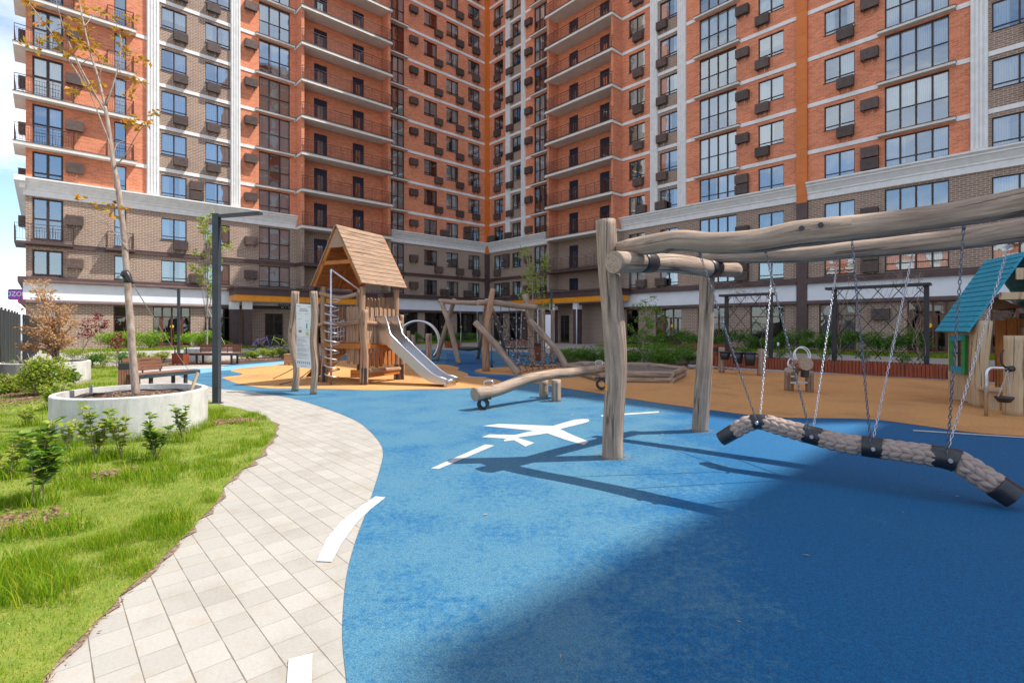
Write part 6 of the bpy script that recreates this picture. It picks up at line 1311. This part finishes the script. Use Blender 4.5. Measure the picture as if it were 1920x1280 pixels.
# shrubs left by the fence
for i, (px, py, w_, h, n) in enumerate(((72, 744, 1.15, .95, 1900), (24, 738, 1.0, .5, 1100), (108, 768, .45, .5, 450), (127, 728, .55, .6, 600), (50, 716, 1.0, .6, 1100))): q = G(px, py); bush(q.x, q.y, w_, h, n, .085, 'leafyellow' if i != 3 else 'glossleaf', ('yellow green shrub mass in front of the second planter', 'yellow green shrub against the panel fence', 'small yellow green shrub nearest the fence corner', 'dark leaved shrub against the right of the second planter', 'yellow green shrub at the foot of the rust tree')[i], d=w_, group='shrubs by the fence', stems=10)
rs = [(1066, 678, 1.3, .6), (1085, 684, 1.5, .75), (1110, 684, 1.4, .7), (1140, 680, 1.3, .75), (1185, 686, 1.1, .6), (1215, 688, 1.5, .8), (1245, 688, 1.4, .7), (1272, 688, 1.5, .8), (1295, 684, 1.2, .7), (1240, 672, 1.6, .8), (1285, 668, 1.6, .7)]
for i, (px, py, w_, h) in enumerate(rs): q = G(px, py); bush(q.x, q.y+.3, w_, h, 1500, .075, 'leafdark' if i % 3 else 'leaf', ('low shrub beside the foot of the leaning log', 'pale flowering shrub right of the leaning log', 'green shrub left of the near swing post', 'green shrub directly behind the near swing post', 'small shrub right of the near swing post', 'shrub under the small green tree', 'middle shrub between the two swing posts', 'full shrub left of the second swing post', 'shrub against the second swing post', 'shrub in the back row above the sandbox', 'shrub in the back row by the red planter')[i], d=w_, group='green shrubs behind the sandbox')
for i in range(15):
    px = 1240+i*40; sx = tuple([(px-960)/FP]); k = sx[0]; s_ = (54.6*k+2.74+1.5)/(.6763+.7366*k) if True else 0
    p = RW.wp(max(2, s_-1.0), 3.0+.5*(i % 2), 0); bush(p.x, p.y, 2.6, 1.0+.25*(i % 3), 1700, .11, 'leafdark', 'dark green hedge shrub number in the row under the right shop windows', d=1.2, group='hedge shrubs along the right building', stems=5)
for o in [o for o in COL.objects if o.get('label', '').startswith('dark green hedge shrub number')]: o['label'] = 'dark green hedge shrub in the row under the right shop windows'
for i in range(8):
    t = 3+i*1.7; p = LW.wp(t, 3.2, 0); bush(p.x, p.y, 2.2, 1.0, 900, .13, 'leafdark', 'dark green hedge shrub in the row under the left shop windows behind the basket swing', d=1.2, group='hedge shrubs behind the playground', stems=4)
for i, (x, y) in enumerate(((9.0, 19.0), (9.6, 18.3), (11.3, 16.6), (12.4, 15.5), (8.9, 18.2), (12.9, 14.9), (10.5, 17.2))): pass
for i, s_ in enumerate((1.0, 2.2, 3.6, 4.6, 5.6, 6.9, 8.3)):
    p = s0+Vd*s_+Vn*.4; e = bush(p.x, p.y, .6, .45, 260, .06, 'leafdark', 'small sparse climber plant in the long red planter', d=.4, group='small plants in the long red planter', stems=5); e.location.z = .34
# ---- beds
sheet('soil_bed', [p for p in catmull([G(222, 691), G(300, 687), G(352, 684.5), G(440, 682.5), G(520, 677), G(575, 673), G(560, 667), G(470, 671), G(400, 674), G(300, 672), G(228, 676)], 60)], .010, M['soil'])
sheet('soil_bed', [G(1040, 678), G(1100, 690), G(1170, 692), G(1290, 690), G(1330, 682), G(1320, 668), G(1150, 666), G(1045, 667)], .012, M['soil'])
hb = [RW.wp(a, o, 0) for a, o in ((18.5, 1.2), (44, 1.2), (44, 4.6), (18.5, 4.6))]; sheet('lawn_strip', hb, .014, M['turf'])
hb = [LW.wp(a, o, 0) for a, o in ((1.5, 1.5), (14, 1.5), (14, 5.0), (1.5, 5.0))]; sheet('lawn_strip', hb, .014, M['turf'])
hb = [LW.wp(a, o, 0) for a, o in ((24.5, 1.6), (36.5, 1.6), (36.5, 4.2), (24.5, 4.2))]; sheet('lawn_strip', hb, .014, M['turf'])
LE = [(80, 1290), (95, 1262), (180, 1170), (265, 1085), (345, 1010), (400, 950), (430, 905), (480, 862), (512, 822), (516, 800), (495, 782), (450, 768), (405, 757), (380, 748), (300, 735), (236, 727), (224, 718), (226, 706), (238, 694), (222, 688), (160, 684), (90, 682), (52, 684)]
lawn = [Vector((-2.3, .9, 0)), Vector((-1.9, 1.6, 0))]+catmull([G(*p) for p in LE], 22*5)+[Vector((-19, 19.5, 0)), Vector((-9.5, 9.2, 0)), Vector((-6.5, .9, 0))]
M['edge'] = nmat('sandy_soil_edge', (.13, .09, .06), (.27, .20, .14), 20, .95, coord='World', bump=.6)
for i_ in range(2, len(lawn)-3):
    p = lawn[i_]; lawn[i_] = Vector((p.x+rnd.uniform(-.018, .018)*min(2, p.y/4), p.y+rnd.uniform(-.018, .018)*min(2, p.y/4), 0))
sheet('soil_edge', [Vector((p.x+rnd.uniform(-.01, .045)*min(2, .5+p.y/5), p.y-.012, 0)) for p in lawn[:-3]]+lawn[-3:], .008, M['edge']); sheet('lawn', lawn, .014, M['turf'])
def inside(P, poly):
    x, y = P[:, 0], P[:, 1]; c = np.zeros(len(P), bool); n = len(poly); j = n-1
    for i in range(n):
        xi, yi, xj, yj = poly[i][0], poly[i][1], poly[j][0], poly[j][1]; m_ = ((yi > y) != (yj > y)) & (x < (xj-xi)*(y-yi)/(yj-yi+1e-12)+xi); c ^= m_; j = i
    return c
def vnoise(P, s, seed):
    r_ = np.random.default_rng(seed); g = r_.random((64, 64)); q = P[:, :2]*s+100; i = np.floor(q).astype(int); f = q-i; f = f*f*(3-2*f); a = g[i[:, 0] % 64, i[:, 1] % 64]; b = g[(i[:, 0]+1) % 64, i[:, 1] % 64]; c = g[i[:, 0] % 64, (i[:, 1]+1) % 64]; d = g[(i[:, 0]+1) % 64, (i[:, 1]+1) % 64]
    return (a*(1-f[:, 0])+b*f[:, 0])*(1-f[:, 1])+(c*(1-f[:, 0])+d*f[:, 0])*f[:, 1]
def blades(P, h, w, lean=.5):
    n = len(P); a = ng.uniform(0, 6.28, n); L_ = ng.uniform(.1, 1, n)*lean*h; d = np.stack([np.cos(a), np.sin(a)], 1); b = ng.uniform(0, 6.28, n); s = np.stack([np.cos(b), np.sin(b)], 1)*(w/2)[:, None]
    z0 = P[:, 2]; V = np.zeros((n, 5, 3)); V[:, 0, :2] = P[:, :2]-s; V[:, 1, :2] = P[:, :2]+s; V[:, 0, 2] = V[:, 1, 2] = z0; m_ = P[:, :2]+d*(L_*.35)[:, None]; V[:, 2, :2] = m_+s*.8; V[:, 3, :2] = m_-s*.8; V[:, 2, 2] = V[:, 3, 2] = z0+h*.6; V[:, 4, :2] = P[:, :2]+d*L_[:, None]; V[:, 4, 2] = z0+h
    i = np.arange(n)*5; F = np.concatenate([np.stack([i, i+1, i+2], 1), np.stack([i, i+2, i+3], 1), np.stack([i+3, i+2, i+4], 1)]); return V.reshape(-1, 3), F
poly = [(p.x, p.y) for p in lawn]
def scatter(n, x0, x1, y0, y1):
    P = np.stack([ng.uniform(x0, x1, n), ng.uniform(y0, y1, n), np.full(n, .012)], 1); P = P[inside(P, poly)]; k = (P[:, 0]+5.47)**2+(P[:, 1]-7.37)**2 > .93**2; k &= (P[:, 0]+12.2)**2+(P[:, 1]-13.5)**2 > .93**2; return P[k]
px_ok = lambda P: P[:, 0]/P[:, 1] > -1.12
A1_ = scatter(300000, -5.4, -.8, .95, 4.6); A1_ = A1_[px_ok(A1_)]; A2_ = scatter(210000, -10.2, -2.2, 4.6, 9.5); A2_ = A2_[px_ok(A2_)]; A3_ = scatter(90000, -17, -6.5, 9.5, 20); A3_ = A3_[px_ok(A3_)]
allP = np.concatenate([A1_, A2_, A3_]); dist = allP[:, 1]; nz = vnoise(allP, 1.9, 1); nz2 = vnoise(allP, 5.5, 2); tuft = np.clip((nz*.6+nz2*.6-.58)*3.2, 0, 1)
keep = ng.random(len(allP)) < (.42+.58*tuft); allP, tuft, dist = allP[keep], tuft[keep], dist[keep]
hh = (.018+.065*tuft)*ng.uniform(.5, 1.15, len(allP))+.006; ww = np.where(dist < 4.6, .0028, np.where(dist < 9.5, .0048, .009))*ng.uniform(.7, 1.2, len(allP))
dry = ng.random(len(allP)) < (.46*(1-tuft)+.03)
V, F = blades(allP[~dry], hh[~dry], ww[~dry], .7); g1 = npmesh('grass', V, F, M['grass']); tag(g1, 'bright green spring grass growing in tufts on the foreground lawn', 'grass', kind='stuff')
V, F = blades(allP[dry], hh[dry]*.62, ww[dry], 1.5); g2 = npmesh('dry_grass', V, F, M['drygrass']); tag(g2, 'straw coloured dry blades among the foreground lawn', 'grass', kind='stuff')
# grass of the strips by the buildings
def strip_grass(w, a0, a1, o0, o1, n, lab):
    a = ng.uniform(a0, a1, n); o = ng.uniform(o0, o1, n); P = np.stack([CX+w.dir.x*a+w.nrm.x*o, CY+w.dir.y*a+w.nrm.y*o, np.full(n, .012)], 1); V, F = blades(P, ng.uniform(.06, .16, n), np.full(n, .03), .6); tag(npmesh('grass', V, F, M['grass']), lab, 'grass', kind='stuff')
strip_grass(RW, 18.5, 44, 1.2, 4.6, 16000, 'grass strip under the right shop windows'); strip_grass(LW, 24.5, 36.5, 1.6, 4.2, 9000, 'grass strip under the sunlit left shop windows'); strip_grass(LW, 1.5, 14, 1.5, 5, 6000, 'grass strip behind the basket swing')
# bark mulch patches
def mulch(c, rx, ry, n, z, size, lab, rot=0):
    d = ng.normal(size=(n, 2))*.42; ca, sa = math.cos(rot), math.sin(rot); x = d[:, 0]*rx; y = d[:, 1]*ry; P = np.stack([c.x+x*ca-y*sa, c.y+x*sa+y*ca, z+ng.uniform(0, .02, n)], 1)
    a = ng.uniform(0, 6.28, n); L_ = size*ng.uniform(.4, 1.3, n); w = L_*ng.uniform(.25, .5, n); u = np.stack([np.cos(a), np.sin(a), ng.uniform(-.25, .25, n)], 1); v = np.stack([-np.sin(a), np.cos(a), ng.uniform(-.25, .25, n)], 1); up = np.array([0, 0, .006])
    C = [P-u*L_[:, None]/2-v*w[:, None]/2, P+u*L_[:, None]/2-v*w[:, None]/2, P+u*L_[:, None]/2+v*w[:, None]/2, P-u*L_[:, None]/2+v*w[:, None]/2]; C = C+[q+up for q in C]; V = np.stack(C, 1).reshape(-1, 3); i = np.arange(n)*8
    F = np.concatenate([np.stack([i+a_ for a_ in f], 1) for f in ((4, 5, 6, 7), (0, 1, 5, 4), (1, 2, 6, 5), (2, 3, 7, 6), (3, 0, 4, 7))]); tag(npmesh('bark_mulch', V, F, M['chip']), lab, 'mulch', kind='stuff')
mulch(G(430, 792), .42, .3, 420, .015, .05, 'bark mulch patch right of the foreground planter'); mulch(G(235, 890), .48, .16, 420, .02, .05, 'bark mulch patch among the shrubs in front of the planter', .5); mulch(G(20, 990), .35, .3, 420, .02, .05, 'bark mulch patch at the left edge of the grass')
mulch(G(45, 745), 1.6, .9, 900, .02, .07, 'bark mulch under the shrubs by the panel fence', -.8); mulch(Vector((PLX, PLY, 0)), .68, .68, 700, .50, .035, 'bark mulch on the soil of the foreground planter')
for a, b in ((G(225, 689), G(352, 683)), (G(352, 682), G(570, 671))):
    d = b-a; mulch((a+b)/2+Vector((0, .35, 0)), d.length*.9, .6, 900, .02, .10, 'bark mulch strip in the flower bed around the far bench' if a.x < -12 else 'bark mulch strip below the bicycles', math.atan2(d.y, d.x))
mulch(G(1190, 690), 5.5, .7, 1600, .02, .08, 'dark mulch under the shrubs behind the sandbox', -.15)
# fallen leaves and debris on the floor
for i, (px, py) in enumerate(((1380, 1163), (1690, 958), (1050, 1225), (1762, 918), (1800, 930), (1245, 815), (1075, 778), (700, 855), (1520, 1042), (905, 965))):
    q = G(px, py, .012); P = np.array([[0, 0, .004]]); V, F = leaves_np(P, .045 if py > 900 else .06, .0, .4); V[:, 2] = np.abs(V[:, 2])*.3+.002; tag(npmesh('fallen_leaf', V, F, M['rust'], None, q), 'small fallen leaf lying on the blue rubber floor', 'leaf', 'fallen leaves on the blue floor')

E_ = np.array([[p.x, p.y] for p in lawn[2:90]]); idx = ng.integers(0, len(E_), 900); t_ = ng.random(900)[:, None]; Q_ = E_[idx]*(1-t_)+E_[np.minimum(idx+1, len(E_)-1)]*t_+ng.normal(size=(900, 2))*.02*np.minimum(2, .4+E_[idx][:, 1:2]/5)
P = np.concatenate([Q_, np.full((900, 1), .016)], 1); V, F = leaves_np(P, .022, .0, .5, ng, .1); V[:, 2] = .010+np.abs(V[:, 2]-.016)*.35; tag(npmesh('bark_mulch', V, F, M['chip']), 'crumbs of bark and soil scattered along the lawn edge', 'mulch', kind='stuff')

# taller weeds and rank grass round the planter and the young shrubs
T_ = []
for k in range(1500): a = ng.uniform(2.6, 6.6); rr = .94+abs(ng.normal())*.07; T_.append((PLX+math.cos(a)*rr, PLY+math.sin(a)*rr, .01, ng.uniform(.05, .2)))
for px, py, *_ in sp_l+[(30, 1010), (10, 1080), (60, 1120), (150, 900), (250, 900), (400, 790), (300, 905), (330, 985), (120, 1000)]:
    c = G(px, py)
    for k in range(210): T_.append((c.x+ng.normal()*.10, c.y+ng.normal()*.08, .01, ng.uniform(.06, .19)))
T_ = np.array(T_); T_ = T_[inside(T_, poly)]; T_ = T_[(T_[:, 0]-PLX)**2+(T_[:, 1]-PLY)**2 > .86]; V, F = blades(T_[:, :3], T_[:, 3], np.full(len(T_), .0055), .8); tag(npmesh('grass', V, F, M['grass']), 'taller rank grass round the foreground planter and young shrubs', 'grass', kind='stuff')

# sand trodden out round the post feet
M['grit'] = nmat('pale_sand_grit', (.30, .24, .14), (.42, .35, .22), 40, .95, coord='World', bump=.5)
for px, py, r_, lab in ((1148, 858, .05, 'sandy grit round the foot of the near swing post'), (1312, 808, .05, 'sandy grit round the foot of the far swing post'), (1030, 748, .2, 'sandy grit round the seesaw pivot posts'), (906, 768, .08, 'sandy grit under the seesaw ring')):
    c = G(px, py); n = 900; a = ng.uniform(0, 6.28, n); q_ = .10+r_+np.abs(ng.normal(size=n))*.055; P = np.stack([c.x+np.cos(a)*q_, c.y+.03+np.sin(a)*q_, np.full(n, .013)], 1); V, F = leaves_np(P, .009, .0, .8, ng, .1); V[:, 2] = .0095+np.abs(V[:, 2]-.013)*.3; tag(npmesh('sand_grit', V, F, M['grit']), lab, 'sand', kind='stuff')
